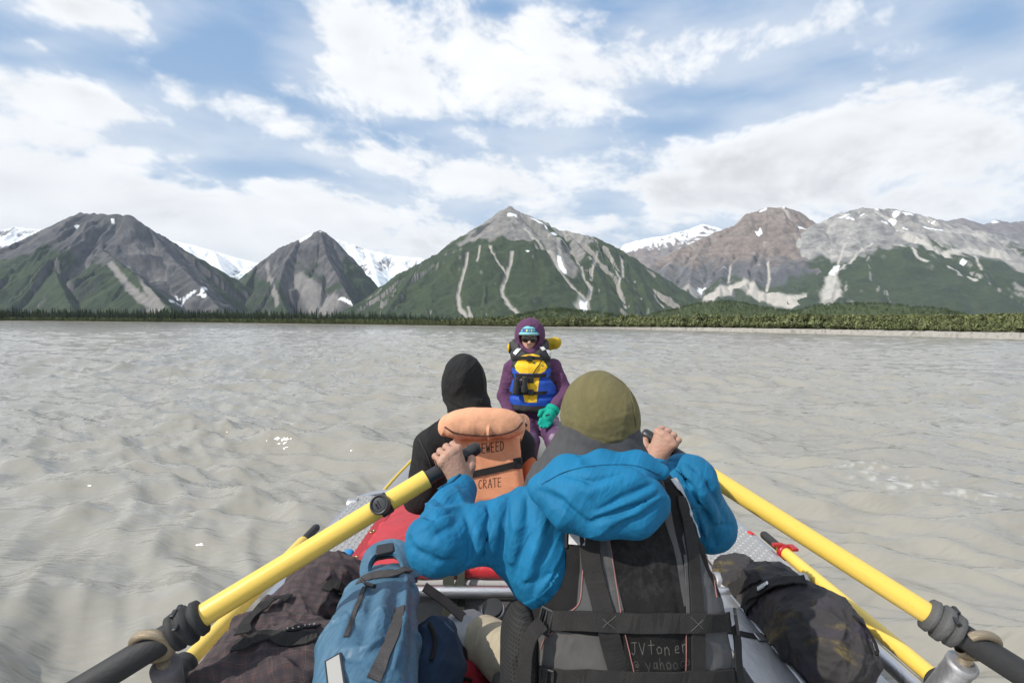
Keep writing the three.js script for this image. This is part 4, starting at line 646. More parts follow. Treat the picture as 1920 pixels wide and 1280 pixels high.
// ---- blue dry bag, left of the rower
{
  const ax = [at(680, 1340, 1.04), at(692, 1215, 1.20), at(712, 1130, 1.42), at(731, 1072, 1.62)], rows = ax.map((p, i) => [p, [.118, .120, .104, .075][i], [.10, .10, .08, .03][i]]);
  const up = V(0, 1, .25).normalize();
  const f0 = (x, y, z) => {                                    // loft along the bag
    let best = 1e9;
    for (let i = 0; i < 3; i++) {
      const [a, wa, ha] = rows[i], [b, wb, hb] = rows[i + 1], dx = b.x - a.x, dy = b.y - a.y, dz = b.z - a.z, L = dx * dx + dy * dy + dz * dz, t = clamp(((x - a.x) * dx + (y - a.y) * dy + (z - a.z) * dz) / L), ex = x - a.x - dx * t, ey = y - a.y - dy * t, ez = z - a.z - dz * t, w = lerp(wa, wb, t), h = lerp(ha, hb, t);
      const d = V(dx, dy, dz).normalize(), s = V(0, 0, 0).crossVectors(d, up).normalize(), n = V(0, 0, 0).crossVectors(s, d), u = ex * s.x + ey * s.y + ez * s.z, v = ex * n.x + ey * n.y + ez * n.z, q = ex * d.x + ey * d.y + ez * d.z;
      const e = Math.pow(Math.pow(Math.abs(u) / w, 2.6) + Math.pow(Math.abs(v) / h, 2.6), 1 / 2.6), dd = Math.hypot(Math.max(0, (e - 1) * Math.min(w, h)), q) + Math.min(0, (e - 1) * Math.min(w, h));
      best = smin(best, dd, .03);
    }
    return best;
  };
  const fl = foldLines(f0, [[-.018, .013, [[702, 1105], [690, 1160], [676, 1215]]], [-.020, .014, [[748, 1100], [738, 1160], [706, 1235]]], [-.018, .013, [[774, 1100], [778, 1180], [770, 1270]]], [.016, .011, [[762, 1090], [758, 1160], [740, 1250]]], [.014, .011, [[665, 1130], [640, 1190], [616, 1255]]], [.015, .010, [[728, 1190], [692, 1212], [640, 1218]]], [-.012, .012, [[720, 1210], [680, 1232], [630, 1236]]], [.014, .010, [[722, 1095], [715, 1150], [695, 1200]]], [-.012, .010, [[650, 1140], [668, 1170], [700, 1180]]]]);
  const f = rough3(f0, (x, y, z) => { const w = n3(x * 6, y * 6, z * 6) * .6; return fl(x, y, z) + .009 * (ridged(x * 7 + w + z * 3, y * 4 + 2, z * 3 - x * 2, 2, .4) - .55) + .004 * (ridged(x * 22 + w, y * 10, z * 13, 2) - .5); });
  const base = V(ax[1].x, .6, ax[1].z), o = thing('dry_bag', 'faded blue roll top dry bag with a carry loop lying left of the rower', 'bag', base);
  const M_DRY = phys({ color: C(.062, .155, .245), roughness: .55, bumpMap: withRepeat(T_CRUMPLE, 3.4, 3.4), bumpScale: .005, map: withRepeat(T_MOTTLE, 3, 3) }), M_DARKSTRIP = phys({ color: C(.055, .050, .050), roughness: .75, bumpMap: withRepeat(T_GRAIN, 10, 10), bumpScale: .001, map: withRepeat(T_MOTTLE, 5, 5) });
  put('body', net(f, ...box3(ax, .2), .006), M_DRY, o);
  put('side_strip', strapOn(f, [[748, 1140], [738, 1185], [716, 1240], [700, 1275]], .034, .0035, .001), M_DARKSTRIP, o);
  const z1 = put('zipper', strapOn(f, [[683, 1102], [672, 1130], [660, 1160], [648, 1195]], .012, .004, .001), M_DARKSTRIP, o);
  { const p = surf(f, 688, 1100), n = normalAt(f, p, .01); put('zip_pull', merged([rod(p.clone().addScaledVector(n, .008), p.clone().add(V(.03, .012, .03)).addScaledVector(n, .006), .006), rod(p.clone().addScaledVector(n, .004), p.clone().add(V(-.02, .01, -.012)).addScaledVector(n, .006), .004)]), M_BLACKPL, z1, o); }
  { const p = surf(f, 628, 1262), n = normalAt(f, p, .03), q = facing(n, V(.35, 1, 0)); const lb = put('name_plate', slab(.082, .030, .003, .008, p.clone().addScaledVector(n, .003), q), std({ color: C(.36, .35, .33), roughness: .45 }), o); put('border', slab(.094, .038, .003, .008, p.clone().addScaledVector(n, .001), q), M_BLACKPL, lb, o); }
  // flap seams along the mouth and the rolled loop
  const mouth = put('mouth', strapOn(f, [[672, 1090], [700, 1080], [735, 1075], [765, 1068]], .035, .004, .001), M_DARKSTRIP, o);
  const lp = [at(690, 1092, 1.53), at(688, 1062, 1.56), at(697, 1040, 1.58), at(715, 1030, 1.6), at(735, 1027, 1.6), at(750, 1032, 1.59), at(762, 1050, 1.57), at(772, 1085, 1.54)], nn = lp.map((p, i) => V((i - 3.5) * .35, .9, .6));
  put('carry_loop', ribbon(lp, nn, t => .045 + .02 * t, .012), M_DRY, o);
  put('loop_lining', ribbon(lp.map(p => p.clone().add(V(.002, -.014, .006))), nn, .042, .008), M_DARKSTRIP, o);
  put('loop_buckle', slab(.06, .016, .05, .006, at(722, 1030, 1.585), new THREE.Quaternion().setFromEuler(new THREE.Euler(.2, .2, .12))), M_BLACKPL, o);
}
// ---- plaid bag heaped over the left rail
{
  const A = at(622, 1085, 1.78), B = at(560, 1140, 1.62), D = at(500, 1210, 1.42), E = at(480, 1275, 1.22), F = at(430, 1290, 1.22), H = at(585, 1250, 1.28), top = at(608, 1078, 1.82);
  const f0 = union(.09, ell(A, .12, .075, .12), ell(B, .14, .085, .13), ell(D, .15, .08, .12), ell(E, .15, .09, .11), ell(F, .09, .08, .09), ell(H, .11, .10, .16), ell(top, .04, .06, .05));
  const f = rough3(f0, (x, y, z) => { const w = n3(x * 5, y * 5, z * 5) * .9; return .045 * (ridged(x * 4.2 + w, y * 3 + 1, z * 5 + w, 2, .5) - .62) + .012 * (ridged(x * 15 + w, y * 9, z * 13, 2) - .5); });
  const o = thing('plaid_bag', 'slumped dark brown plaid wool bag with black straps over the left rail', 'bag', V(D.x, .6, D.z));
  const T = canvasTex(512, 512, (x, w, h) => {
    x.fillStyle = '#4a3e3e'; x.fillRect(0, 0, w, h); const r = rng(4);
    for (let i = 0; i < 9000; i++) { x.globalAlpha = .25; x.fillStyle = r() < .5 ? '#2c2628' : '#6b5a58'; x.fillRect(r() * w, r() * h, 2 + 3 * r(), 1); }
    x.globalAlpha = .28; for (let i = 0; i < 512; i += 64) { x.fillStyle = '#2b2a33'; x.fillRect(i + 6, 0, 20, h); x.fillRect(0, i + 6, w, 20); x.fillStyle = '#7a3f45'; x.fillRect(i + 34, 0, 4, h); x.fillRect(0, i + 34, w, 4); }
    x.globalAlpha = .5; for (let i = 0; i < 512; i += 128) { x.setLineDash([5, 4]); x.strokeStyle = '#b3a59c'; x.lineWidth = 1.6; x.beginPath(); x.moveTo(i + 50, 0); x.lineTo(i + 50, h); x.moveTo(0, i + 50); x.lineTo(w, i + 50); x.stroke(); x.strokeStyle = '#5f7a86'; x.beginPath(); x.moveTo(i + 110, 0); x.lineTo(i + 110, h); x.moveTo(0, i + 112); x.lineTo(w, i + 112); x.stroke(); }
  });
  T.wrapS = T.wrapT = THREE.RepeatWrapping; T.repeat.set(3.4, 3.4);
  const mat = phys({ map: T, roughness: .95, bumpMap: withRepeat(T_WEAVE, 40, 40), bumpScale: .0012, sheen: .3, sheenRoughness: .7, sheenColor: C(.2, .16, .16) });
  put('body', net(f, ...box3([A, B, D, E, F, H, top], .22), .0065, { uv: (x, y, z) => [x + y * .55 + .03 * n3(x * 6, y * 6, z * 6), z - y * .45 + .04 * n3(x * 5, y * 5 + 4, z * 5)] }), mat, o);
  put('strap', strapOn(f, [[450, 1200], [470, 1165], [510, 1135], [545, 1128]], .036, .004, .016), M_WEB, o);
  put('strap', tube([at(446, 1200, 1.5), at(440, 1190, 1.52), at(452, 1172, 1.52), at(462, 1160, 1.54)], .006, 20, 8), M_WEB, o);
  put('strap', strapOn(f, [[440, 1215], [500, 1195], [540, 1200], [590, 1195]], .034, .004, .008), M_WEB, o);
  put('strap', strapOn(f, [[610, 1110], [622, 1098], [636, 1104], [640, 1122]], .036, .004, .010), M_WEB, o);
  { const p = surf(f, 573, 1178), z = put('zipper', strapOn(f, [[535, 1182], [560, 1178], [585, 1176], [600, 1172]], .010, .003, .002), M_WEB, o); for (let i = 0; i < 6; i++) { const q = surf(f, 542 + i * 9, 1180 - i * 1.2), n = normalAt(f, q, .01); put('tooth', slab(.006, .003, .004, .001, q.addScaledVector(n, .006), facing(n)), std({ color: C(.6, .58, .54), metalness: .8, roughness: .35 }), z, o); } }
}
// ---- black mesh bag lashed on the right deck
{
  const A = at(1385, 1085, 1.95), B = at(1450, 1120, 1.75), D = at(1530, 1185, 1.5), E = at(1566, 1226, 1.38);
  for (const p of [A, B, D, E]) p.x += .0;
  const f0 = union(.07, cap(A, B, .07, .10), cap(B, D, .10, .118), cap(D, E, .118, .10), ell(at(1378, 1066, 2.0), .07, .05, .06));
  const f = rough3(f0, (x, y, z) => { const w = n3(x * 6, y * 6, z * 6) * .7; return .034 * (ridged(x * 6 + w, y * 6 + 2, z * 8 + w, 3, .5) - .55) + .008 * fbm(x * 24, y * 24, z * 24, 2); });
  const o = thing('mesh_bag', 'black mesh sack with mottled yellowish contents strapped to the right deck', 'bag', V(D.x, .65, D.z));
  const T = dataTex(512, 512, (u, v) => { const m = sstep(.2, .75, tileN(u, v, 5, 5, 2.2) + .6 * tileN(u, v, 14, 14, 5)), k = .5 + .5 * tileN(u, v, 60, 60, 3), vio = sstep(.1, .6, tileN(u, v, 4, 4, 9)); return [.20 + .30 * m * k + .05 * vio, .19 + .24 * m * k + .03 * vio, .195 + .03 * m * k + .07 * vio]; }, true);
  T.repeat.set(2.2, 2.2);
  const mat = phys({ map: T, roughness: .7, bumpMap: withRepeat(T_WEAVE, 22, 22), bumpScale: .0016 });
  put('sack', net(f, ...box3([A, B, D, E], .24), .007, { uv: (x, y, z) => [x + y * .4, z - y * .5] }), mat, o);
  put('strap', strapOn(f, [[1372, 1108], [1400, 1092], [1425, 1080]], .05, .004, .004), M_WEB, o);
  put('strap', strapOn(f, [[1398, 1150], [1425, 1110], [1470, 1092], [1512, 1090]], .045, .004, .006), M_WEB, o);
  put('strap', strapOn(f, [[1402, 1128], [1440, 1108], [1490, 1095]], .026, .004, .012), M_WEB, o);
  { const p = surf(f, 1438, 1107), n = normalAt(f, p, .03); put('buckle', slab(.020, .044, .008, .003, p.addScaledVector(n, .018), facing(n, V(.3, 1, .2))), std({ color: C(.75, .75, .76), metalness: 1, roughness: .25 }), o); }
  put('drawcord', tubeOn(f, [[1600, 1155], [1625, 1180], [1640, 1205], [1645, 1230]], .0045, .004), M_WEB, o);
  { // cam strap across the near deck
    const s = thing('cam_strap', 'thin printed black strap lying on the bare metal deck', 'strap', V(at(1410, 1210, 1.5).x, FRAME_Y, -1.5));
    const y = FRAME_Y + .0085; put('webbing', ribbon([V(XC + .60, y, -1.62), V(XC + .72, y, -1.58), V(XC + .84, y, -1.585), V(XC + .97, y, -1.57)], [V(0, 1, 0), V(0, 1, 0), V(0, 1, 0), V(0, 1, 0)], .028, .002), M_WEB, s);
    put('buckle', slab(.03, .008, .035, .003, V(XC + .70, y + .004, -1.58)), std({ color: C(.6, .6, .6), metalness: 1, roughness: .35 }), s);
  }
}
// ---- things in the foot well between the blue bag and the rower
{
  const M_GREYBAG = phys({ color: C(.36, .37, .37), roughness: .5, bumpMap: withRepeat(T_GRAIN, 8, 8), bumpScale: .0012, map: withRepeat(T_MOTTLE, 2, 2) });
  const c = at(872, 1225, 1.6), f = rough3(union(.04, ell(c, .10, .13, .14), ell(c.clone().add(V(-.06, -.05, .1)), .09, .1, .12)), (x, y, z) => .02 * (ridged(x * 9, y * 7, z * 9, 2) - .5));
  const g = thing('grey_sack', 'pale grey waterproof sack standing in the foot well', 'bag', c.clone().setY(c.y - .15));
  put('body', net(f, ...box3([c], .3), .008), M_GREYBAG, g);
  put('strap', strapOn(f, [[846, 1190], [860, 1215], [882, 1245], [895, 1278]], .030, .004, .004), M_WEB, g);
  const b = at(812, 1255, 1.32), fb = rough3(ell(b, .085, .12, .13), (x, y, z) => .03 * (ridged(x * 7 + 2, y * 6, z * 8, 2) - .5));
  const bb = thing('navy_bundle', 'dark navy clothing bundle squeezed between the blue bag and the grey sack', 'clothes', b.clone().setY(b.y - .14)); put('folds', net(fb, ...box3([b], .22), .008), cloth(.03, .055, .10), bb); put('cord', tubeOn(fb, [[805, 1170], [815, 1200], [808, 1240]], .006, .003), M_WEB, bb);
  const j = at(925, 1150, 1.72), jr = thing('fuel_can', 'dark container with a wide black screw cap behind the rower’s hip', 'container', j.clone().setY(.3));
  put('can', slab(.24, .38, .22, .05, V(j.x + .05, .455, j.z)), std({ color: C(.05, .052, .055), roughness: .5 }), jr);
  put('cap', spin([[0, .03], [.034, .03], [.038, .026], [.038, .0], [.044, -.004], [.044, -.02]], V(j.x, .66, j.z + .02), V(-.1, .9, .4), 30), M_BLACKPL, jr);
  put('cap_ring', spin([[.038, .018], [.0415, .016], [.0415, .004], [.038, .002]], V(j.x, .66, j.z + .02), V(-.1, .9, .4), 30), M_ALU, jr);
  const st = thing('loose_strap', 'worn brown grey webbing strap hanging over the foot well', 'strap', at(860, 1165, 1.6));
  put('webbing', ribbon([at(795, 1100, 1.62), at(830, 1125, 1.62), at(862, 1152, 1.6), at(888, 1178, 1.57), at(905, 1205, 1.54), at(915, 1240, 1.52), at(935, 1275, 1.5)], Array(7).fill(V(.3, .8, .6)), .032, .005), phys({ color: C(.10, .085, .078), roughness: .9, bumpMap: withRepeat(T_WEB, 25, 25), bumpScale: .0006, map: withRepeat(T_MOTTLE, 4, 4) }), st);
  const rd = at(868, 1290, 1.45), rb = thing('red_sack', 'small dark red sack low in the foot well', 'bag', rd.clone().setY(rd.y - .1)), fr = rough3(ell(rd, .09, .07, .09), (x, y, z) => .014 * (ridged(x * 11, y * 9, z * 11, 2) - .5)); put('body', net(fr, ...box3([rd], .16), .008), cloth(.30, .02, .03), rb); put('tie', tubeOn(fr, [[850, 1275], [870, 1272], [885, 1276]], .005, .002), M_WEB, rb);
}
// ---------------------------------------------------------------- people: shared anatomy
const M_SKIN = phys({ vertexColors: true, roughness: .55, bumpMap: withRepeat(T_GRAIN, 30, 30), bumpScale: .0006 });
const skinTone = (r, g, b) => (x, y, z) => { const n = fbm(x * 30, y * 30, z * 30, 3), m = fbm(x * 110, y * 110, z * 110, 2); return [r * (1 + .10 * n + .08 * m), g * (1 - .10 * n + .10 * m), b * (1 - .12 * n + .10 * m)]; };
function headSDF(c, fwd, up = V(0, 1, 0), s = 1) {
  const q = facing(fwd, up), L = (x, y, z) => V(x * s, y * s, z * s).applyQuaternion(q).add(c);
  const E = (x, y, z, a, b, e) => ell(L(x, y, z), a * s, b * s, e * s, q), Cp = (a, b, r0, r1) => cap(L(...a), L(...b), r0 * s, r1 * s);
  let f = union(.03 * s, E(0, .025, -.012, .076, .092, .094), E(0, -.045, .022, .056, .062, .062), E(0, -.082, .045, .026, .022, .028));
  f = union(.012 * s, f, Cp([0, .012, .080], [0, -.026, .104], .009, .0135), E(.013, -.03, .094, .009, .008, .010), E(-.013, -.03, .094, .009, .008, .010), Cp([-.034, .022, .070], [.034, .022, .070], .012, .012));
  const socket = union(.004, E(.032, .004, .092, .017, .012, .016), E(-.032, .004, .092, .017, .012, .016));
  f = cut(f, socket, .012 * s);
  f = union(.006 * s, f, E(.032, .004, .068, .0135, .0125, .0135), E(-.032, .004, .068, .0135, .0125, .0135), E(0, -.054, .080, .023, .0065, .012), E(0, -.064, .079, .020, .0075, .012));
  f = union(.010 * s, f, E(.078, -.006, -.008, .010, .031, .019), E(-.078, -.006, -.008, .010, .031, .019), Cp([0, -.05, -.02], [0, -.16, -.03], .054, .060));
  return { f, L, q };
}
// a hand closed on a bar: c bar centre, a along the bar to the thumb side, b to the back of the hand, u to the knuckles
function gripHand(c, a, b, u, wristDrop = .06) {
  const K = (s, th, R) => c.clone().addScaledVector(a, s).addScaledVector(b, Math.cos(th) * R).addScaledVector(u, Math.sin(th) * R), rad = d => d * Math.PI / 180, P = (x, y, z) => c.clone().addScaledVector(a, x).addScaledVector(b, y).addScaledVector(u, z);
  const wrist = P(-.006, .046, -wristDrop), fingers = [];
  let f = union(.022, cap(wrist, K(.026, rad(58), .044), .024, .0135), cap(wrist, K(.008, rad(62), .047), .024, .014), cap(wrist, K(-.011, rad(60), .046), .023, .0135), cap(wrist, K(-.029, rad(54), .042), .022, .012));
  [[.0315, .0096, 0, 4], [.0105, .0100, .003, 0], [-.0110, .0096, .001, -4], [-.0315, .0084, -.004, -10]].forEach(([s, r, dr, da]) => {
    const m = K(s, rad(60 + da), .046 + dr), p = K(s * 1.03, rad(122 + da), .047 + dr), d = K(s * 1.02, rad(190), .034), t = K(s * 1.0, rad(240), .0285);
    const fg = union(.006, cap(m, p, r * 1.06, r * .94), cap(p, d, r * .96, r * .88), cap(d, t, r * .9, r * .78), ball(p, r * 1.12), ball(m, r * 1.34));
    fingers.push(fg);
  });
  const th = union(.008, cap(P(.012, .042, -.042), P(.040, .038, -.022), .017, .0145), cap(P(.040, .038, -.022), P(.055, .022, -.012), .0135, .012), cap(P(.055, .022, -.012), P(.054, -.010, -.024), .0118, .0095));
  const all = (x, y, z) => { let d = f(x, y, z); const q = []; for (const g of fingers) q.push(g(x, y, z)); d = smin(d, Math.min(...q), .007); return smin(d, th(x, y, z), .008) + .0006 * n3(x * 160, y * 160, z * 160); };
  return { f: all, wrist, box: box3([c, wrist], .085) };
}
function limbs(j) {                                            // the whole body as one field
  const parts = [cap(j.pelvis, j.belly, .125, .115), cap(j.belly, j.chest, .115, .12), cap(j.shL, j.shR, .058, .058), cap(j.chest, j.neck, .09, .055), cap(j.neck, j.head, .052, .055)];
  for (const s of ['L', 'R']) parts.push(cap(j['sh' + s], j['el' + s], .05, .04), cap(j['el' + s], j['wr' + s], .04, .027), cap(j['hip' + s], j['kn' + s], .078, .055), cap(j['kn' + s], j['an' + s], .052, .036), cap(j['an' + s], j['to' + s], .038, .03));
  return union(.03, ...parts);
}
const coloured = (g, tone) => { if (g.attributes.color) return g; const p = g.attributes.position.array, k = new Float32Array(p.length); for (let i = 0; i < p.length; i += 3) k.set(tone(p[i], p[i + 1], p[i + 2]), i); g.setAttribute('color', new THREE.BufferAttribute(k, 3)); return g; };
function bodyMesh(j, head, hands, tone) {
  const lb = limbs(j), whole = union(.02, lb, head.f, ...hands.map(h => h.f)), gs = [];
  gs.push(net(lb, ...box3(Object.values(j), .15), .014), net(union(.03, head.f, cap(j.neck, j.head, .052, .055)), ...box3([j.head], .19), .0042));
  for (const h of hands) gs.push(net(union(.012, h.f, cap(h.wrist, h.elbow, .027, .036)), h.box[0], h.box[1], .003));
  return mergeGeometries(gs.map(g => coloured(g, tone)));
}
const poly2 = pts => (x, y) => { let d = 1e9, s = 1; for (let i = 0, n = pts.length, k = n - 1; i < n; k = i++) { const [ax, ay] = pts[i], [bx, by] = pts[k], ex = bx - ax, ey = by - ay, wx = x - ax, wy = y - ay, t = clamp((wx * ex + wy * ey) / (ex * ex + ey * ey)), qx = wx - ex * t, qy = wy - ey * t; d = Math.min(d, qx * qx + qy * qy); const c1 = y >= ay, c2 = y < by, c3 = ex * wy > ey * wx; if ((c1 && c2 && c3) || (!c1 && !c2 && !c3)) s = -s; } return s * Math.sqrt(d); };
const outline = (pxs, depth) => poly2(pxs.map(([a, b]) => { const p = at(a, b, depth); return [p.x, p.y]; }));
function buckle(f, px, py, w, h, lift, up) { const p = surf(f, px, py), n = normalAt(f, p, .02), q = facing(n, up ?? V(0, 1, 0)), c = p.clone().addScaledVector(n, lift), X = V(1, 0, 0).applyQuaternion(q), Y = V(0, 1, 0).applyQuaternion(q); const bar = (x, y, a, b) => slab(a, b, .007, .0025, c.clone().addScaledVector(X, x).addScaledVector(Y, y), q); return merged([bar(-w * .42, 0, w * .16, h), bar(w * .42, 0, w * .16, h), bar(0, h * .44, w, h * .12), bar(0, -h * .44, w, h * .12), bar(0, 0, w * .16, h * .9)]); }
// ---------------------------------------------------------------- the rower, back to us
{
  const gL = LO.P(-.83 + .095), gR = RO.P(-.87 + .075), aL = LO.dir.clone().negate(), aR = RO.dir.clone().negate();
  const perp = (v, a) => v.clone().addScaledVector(a, -v.dot(a)).normalize();
  const uL = perp(V(-.10, 1, .12), aL), bL = V(0, 0, 0).crossVectors(aL, uL), uR = perp(V(.1, 1, .15), aR), bR = V(0, 0, 0).crossVectors(uR, aR);
  const hL = gripHand(gL, aL, bL, uL), hR = gripHand(gR, aR, bR, uR);
  const j = { pelvis: V(.27, .83, -1.20), belly: V(.27, .98, -1.23), chest: V(.26, 1.15, -1.27), neck: V(.237, 1.33, -1.30), head: at(1124, 778, 1.30), shL: at(985, 982, 1.26), elL: at(818, 1020, 1.12), wrL: hL.wrist, shR: V(.475, 1.265, -1.30), elR: V(.585, 1.105, -1.41), wrR: hR.wrist,
    hipL: V(.15, .78, -1.22), knL: V(-.08, .63, -1.56), anL: V(-.08, .36, -1.72), toL: V(-.08, .30, -1.85), hipR: V(.37, .81, -1.22), knR: V(.52, .66, -1.58), anR: V(.5, .36, -1.72), toR: V(.5, .30, -1.85) };
  hL.elbow = j.elL; hR.elbow = j.elR;
  const head = headSDF(j.head, V(.04, -.02, -1), V(0, 1, 0), .9), o = thing('person', 'person in blue jacket and black vest rowing with both oars, back turned', 'person', V(.27, .70, -1.2));
  put('body', bodyMesh(j, head, [hL, hR], skinTone(.42, .235, .165)), M_SKIN, o);
  // jacket
  const trunk = loft([[.80, .275, -1.20, .205, .15], [.98, .272, -1.225, .22, .15], [1.10, .268, -1.26, .232, .145], [1.19, .268, -1.285, .20, .12], [1.27, .262, -1.295, .15, .095], [1.35, .238, -1.30, .085, .08]]);
  const cuffL = hL.wrist.clone().lerp(j.elL, .06), cuffR = hR.wrist.clone().lerp(j.elR, .05);
  const armL = union(.03, cap(j.shL, j.elL, .080, .066), cap(j.elL, j.elL.clone().lerp(cuffL, .5), .066, .056), cap(j.elL.clone().lerp(cuffL, .5), cuffL, .056, .045)), armR = union(.05, cap(j.shR, j.elR, .082, .066), cap(j.elR, cuffR, .066, .045));
  const bulge = union(.08, ell(at(1002, 1000, 1.19), .085, .12, .085), ell(at(1010, 1075, 1.16), .06, .085, .07));
  // folds: rings along the sleeves, diagonal pulls on the trunk
  const sleeveFold = (x, y, z, sh, el, wr, seed) => {
    const along = (a, b) => { const dx = b.x - a.x, dy = b.y - a.y, dz = b.z - a.z; return ((x - a.x) * dx + (y - a.y) * dy + (z - a.z) * dz) / Math.hypot(dx, dy, dz); };
    const s = along(sh, el), t = along(el, wr), w = .05 * n3(x * 7, y * 7, z * 7 + seed), w2 = .03 * n3(x * 16, y * 16, z * 16 + seed);
    const near = clamp(1 - Math.hypot(x - el.x, y - el.y, z - el.z) / .16);
    return { up: fold((s + w + .45 * (y - sh.y)) * 7.5, x * 3.2, z * 3 + seed), lo: fold((t + w + w2) * 11, x * 4, z * 4 + seed), near };
  };
  const fold = (a, b, c) => { const n = 1 - Math.abs(n3(a, b, c)); return .8 * n * n * n + .2 * ridged(a * 2.3, b * 2, c * 2, 1); };
  const foldF = (x, y, z) => {
    const dl = armL(x, y, z), dr = armR(x, y, z), dt = trunk(x, y, z); let w = 0;
    if (dl < dt + .05 && dl < dr) { const q = sleeveFold(x, y, z, j.shL, j.elL, cuffL, 1.7), k = sstep(-.03, .05, (x - j.elL.x) + (j.elL.y - y) * .2); w = lerp(q.lo, q.up, k); w = .030 * (w - .45) * (.8 + .5 * q.near); }
    else if (dr < dt + .05) { const q = sleeveFold(x, y, z, j.shR, j.elR, cuffR, 5.1), k = sstep(-.05, .05, j.elR.z - z < 0 ? .04 : -.04); w = .030 * (lerp(q.lo, q.up, k) - .45); }
    else { const v = n3(x * 5, y * 5, z * 5) * .5; w = .026 * (fold((x * .8 + y * .6) * 6.5 + v, (x - y) * 2.2, z * 3) - .45); }
    return w + .002 * fbm(x * 18, y * 18, z * 18, 2);
  };
  const j0 = union(.06, trunk, armL, armR, bulge), lines = foldLines(j0, [
    [-.017, .010, [[868, 955], [850, 985], [818, 1002]]], [-.016, .010, [[870, 958], [884, 1000], [880, 1052]]], [-.015, .010, [[915, 945], [914, 990], [902, 1052]]], [-.018, .012, [[955, 930], [947, 985], [940, 1040], [948, 1070]]], [-.014, .011, [[988, 930], [990, 1000], [968, 1068]]], [-.012, .007, [[803, 925], [830, 943], [862, 940]]], [-.013, .008, [[780, 962], [815, 976], [855, 958]]], [-.012, .009, [[772, 1025], [810, 1046], [852, 1052]]], [-.012, .009, [[1042, 1000], [1015, 1060], [1000, 1112]]], [-.010, .008, [[1050, 1060], [1020, 1085], [985, 1095]]],
    [.017, .010, [[900, 942], [896, 1000], [890, 1056]]], [.018, .010, [[936, 935], [930, 990], [921, 1056]]], [.018, .010, [[972, 925], [968, 990], [956, 1052]]], [.016, .010, [[842, 965], [800, 987], [770, 1000]]], [.016, .011, [[1026, 950], [1005, 1030], [985, 1085]]], [.010, .010, [[790, 940], [825, 958], [858, 950]]], [.010, .012, [[1056, 1030], [1030, 1085], [1005, 1120]]], [.009, .010, [[800, 1020], [840, 1030], [868, 1020]]],
    [-.016, .010, [[1262, 868], [1300, 918], [1330, 980], [1342, 1020]]], [-.014, .009, [[1295, 872], [1335, 925], [1362, 975]]], [-.014, .009, [[1278, 905], [1306, 960], [1318, 1015]]], [.017, .010, [[1280, 870], [1318, 925], [1348, 985]]], [.015, .009, [[1268, 890], [1300, 945], [1324, 1005]]], [-.010, .007, [[1228, 846], [1250, 862], [1275, 866]]], [-.010, .007, [[1330, 1000], [1350, 985], [1372, 985]]]]);
  const jf = rough3(j0, (x, y, z) => .34 * foldF(x, y, z) + .004 * (ridged(x * 17 + y * 6, y * 11, z * 13, 2, .5) - .5) + lines(x, y, z));
  const dTL = hL.wrist.clone().sub(j.elL).normalize(), dTR = hR.wrist.clone().sub(j.elR).normalize(), trimL = (x, y, z) => { const d = dTL; return (x - cuffL.x) * d.x + (y - cuffL.y) * d.y + (z - cuffL.z) * d.z - .012; }, trimR = (x, y, z) => { const d = dTR; return (x - cuffR.x) * d.x + (y - cuffR.y) * d.y + (z - cuffR.z) * d.z - .012; };
  const nearL = ball(cuffL, .12), nearR = ball(cuffR, .12);
  const jcut = (x, y, z) => { let d = jf(x, y, z); if (nearL(x, y, z) < 0) d = smax(d, trimL(x, y, z), .006); if (nearR(x, y, z) < 0) d = smax(d, trimR(x, y, z), .006); return Math.max(d, .815 - y); };
  const M_BLUE = phys({ color: C(.006, .165, .335), roughness: .74, specularIntensity: .6, bumpMap: withRepeat(T_CRUMPLE, 3.1, 3.1), bumpScale: .0045, map: withRepeat(T_MOTTLE, 2.5, 2.5), sheen: .05, sheenRoughness: .5, sheenColor: C(.2, .4, .6) });
  const jacket = put('jacket', net(jcut, ...box3([j.shL, j.elL, cuffL, j.shR, j.elR, cuffR, V(.27, .86, -1.2)], .13), .0052), M_BLUE, o);
  { const d = hL.wrist.clone().sub(j.elL).normalize(); put('cuff_tab', tubeOn(jcut, [[820, 915], [845, 905], [862, 890]], .004, .001), M_BLUE, jacket, o); }
  // collar and hood
  const nk = V(.238, 1.365, -1.295), colF0 = loft([[1.24, .225, -1.262, .205, .135], [1.30, .222, -1.272, .172, .128], [1.35, .228, -1.280, .138, .118], [1.40, .234, -1.290, .112, .108], [1.432, .236, -1.297, .104, .104]]);
  const colF = rough3(cut(colF0, loft([[1.2, .24, -1.29, .08, .08], [1.36, .238, -1.295, .082, .082], [1.46, .236, -1.30, .09, .09]]), .008), (x, y, z) => .009 * (ridged(x * 9, y * 16 + x * 6, z * 9, 2) - .5));
  put('collar', net(colF, V(-.02, 1.22, -1.48), V(.48, 1.47, -1.10), .006), cloth(.085, .085, .088, { rough: .8 }), o);
  const H = (a, b, d) => at(a, b, d), hp = [H(1004, 912, 1.145), H(1060, 878, 1.15), H(1130, 864, 1.15), H(1195, 866, 1.15), H(1243, 884, 1.14)], lp = [H(1012, 918, 1.12), H(1065, 962, 1.085), H(1130, 982, 1.07), H(1195, 980, 1.075), H(1234, 955, 1.10)];
  let hood0 = union(.05, ell(H(1065, 922, 1.115), .062, .050, .035), ell(H(1130, 928, 1.09), .085, .062, .046), ell(H(1195, 930, 1.09), .062, .062, .044), ...hp.slice(1).map((p, i) => cap(hp[i], p, i ? .016 : .012, .017)), ...lp.slice(1).map((p, i) => cap(lp[i], p, i ? .022 : .010, i === 3 ? .020 : .024)));
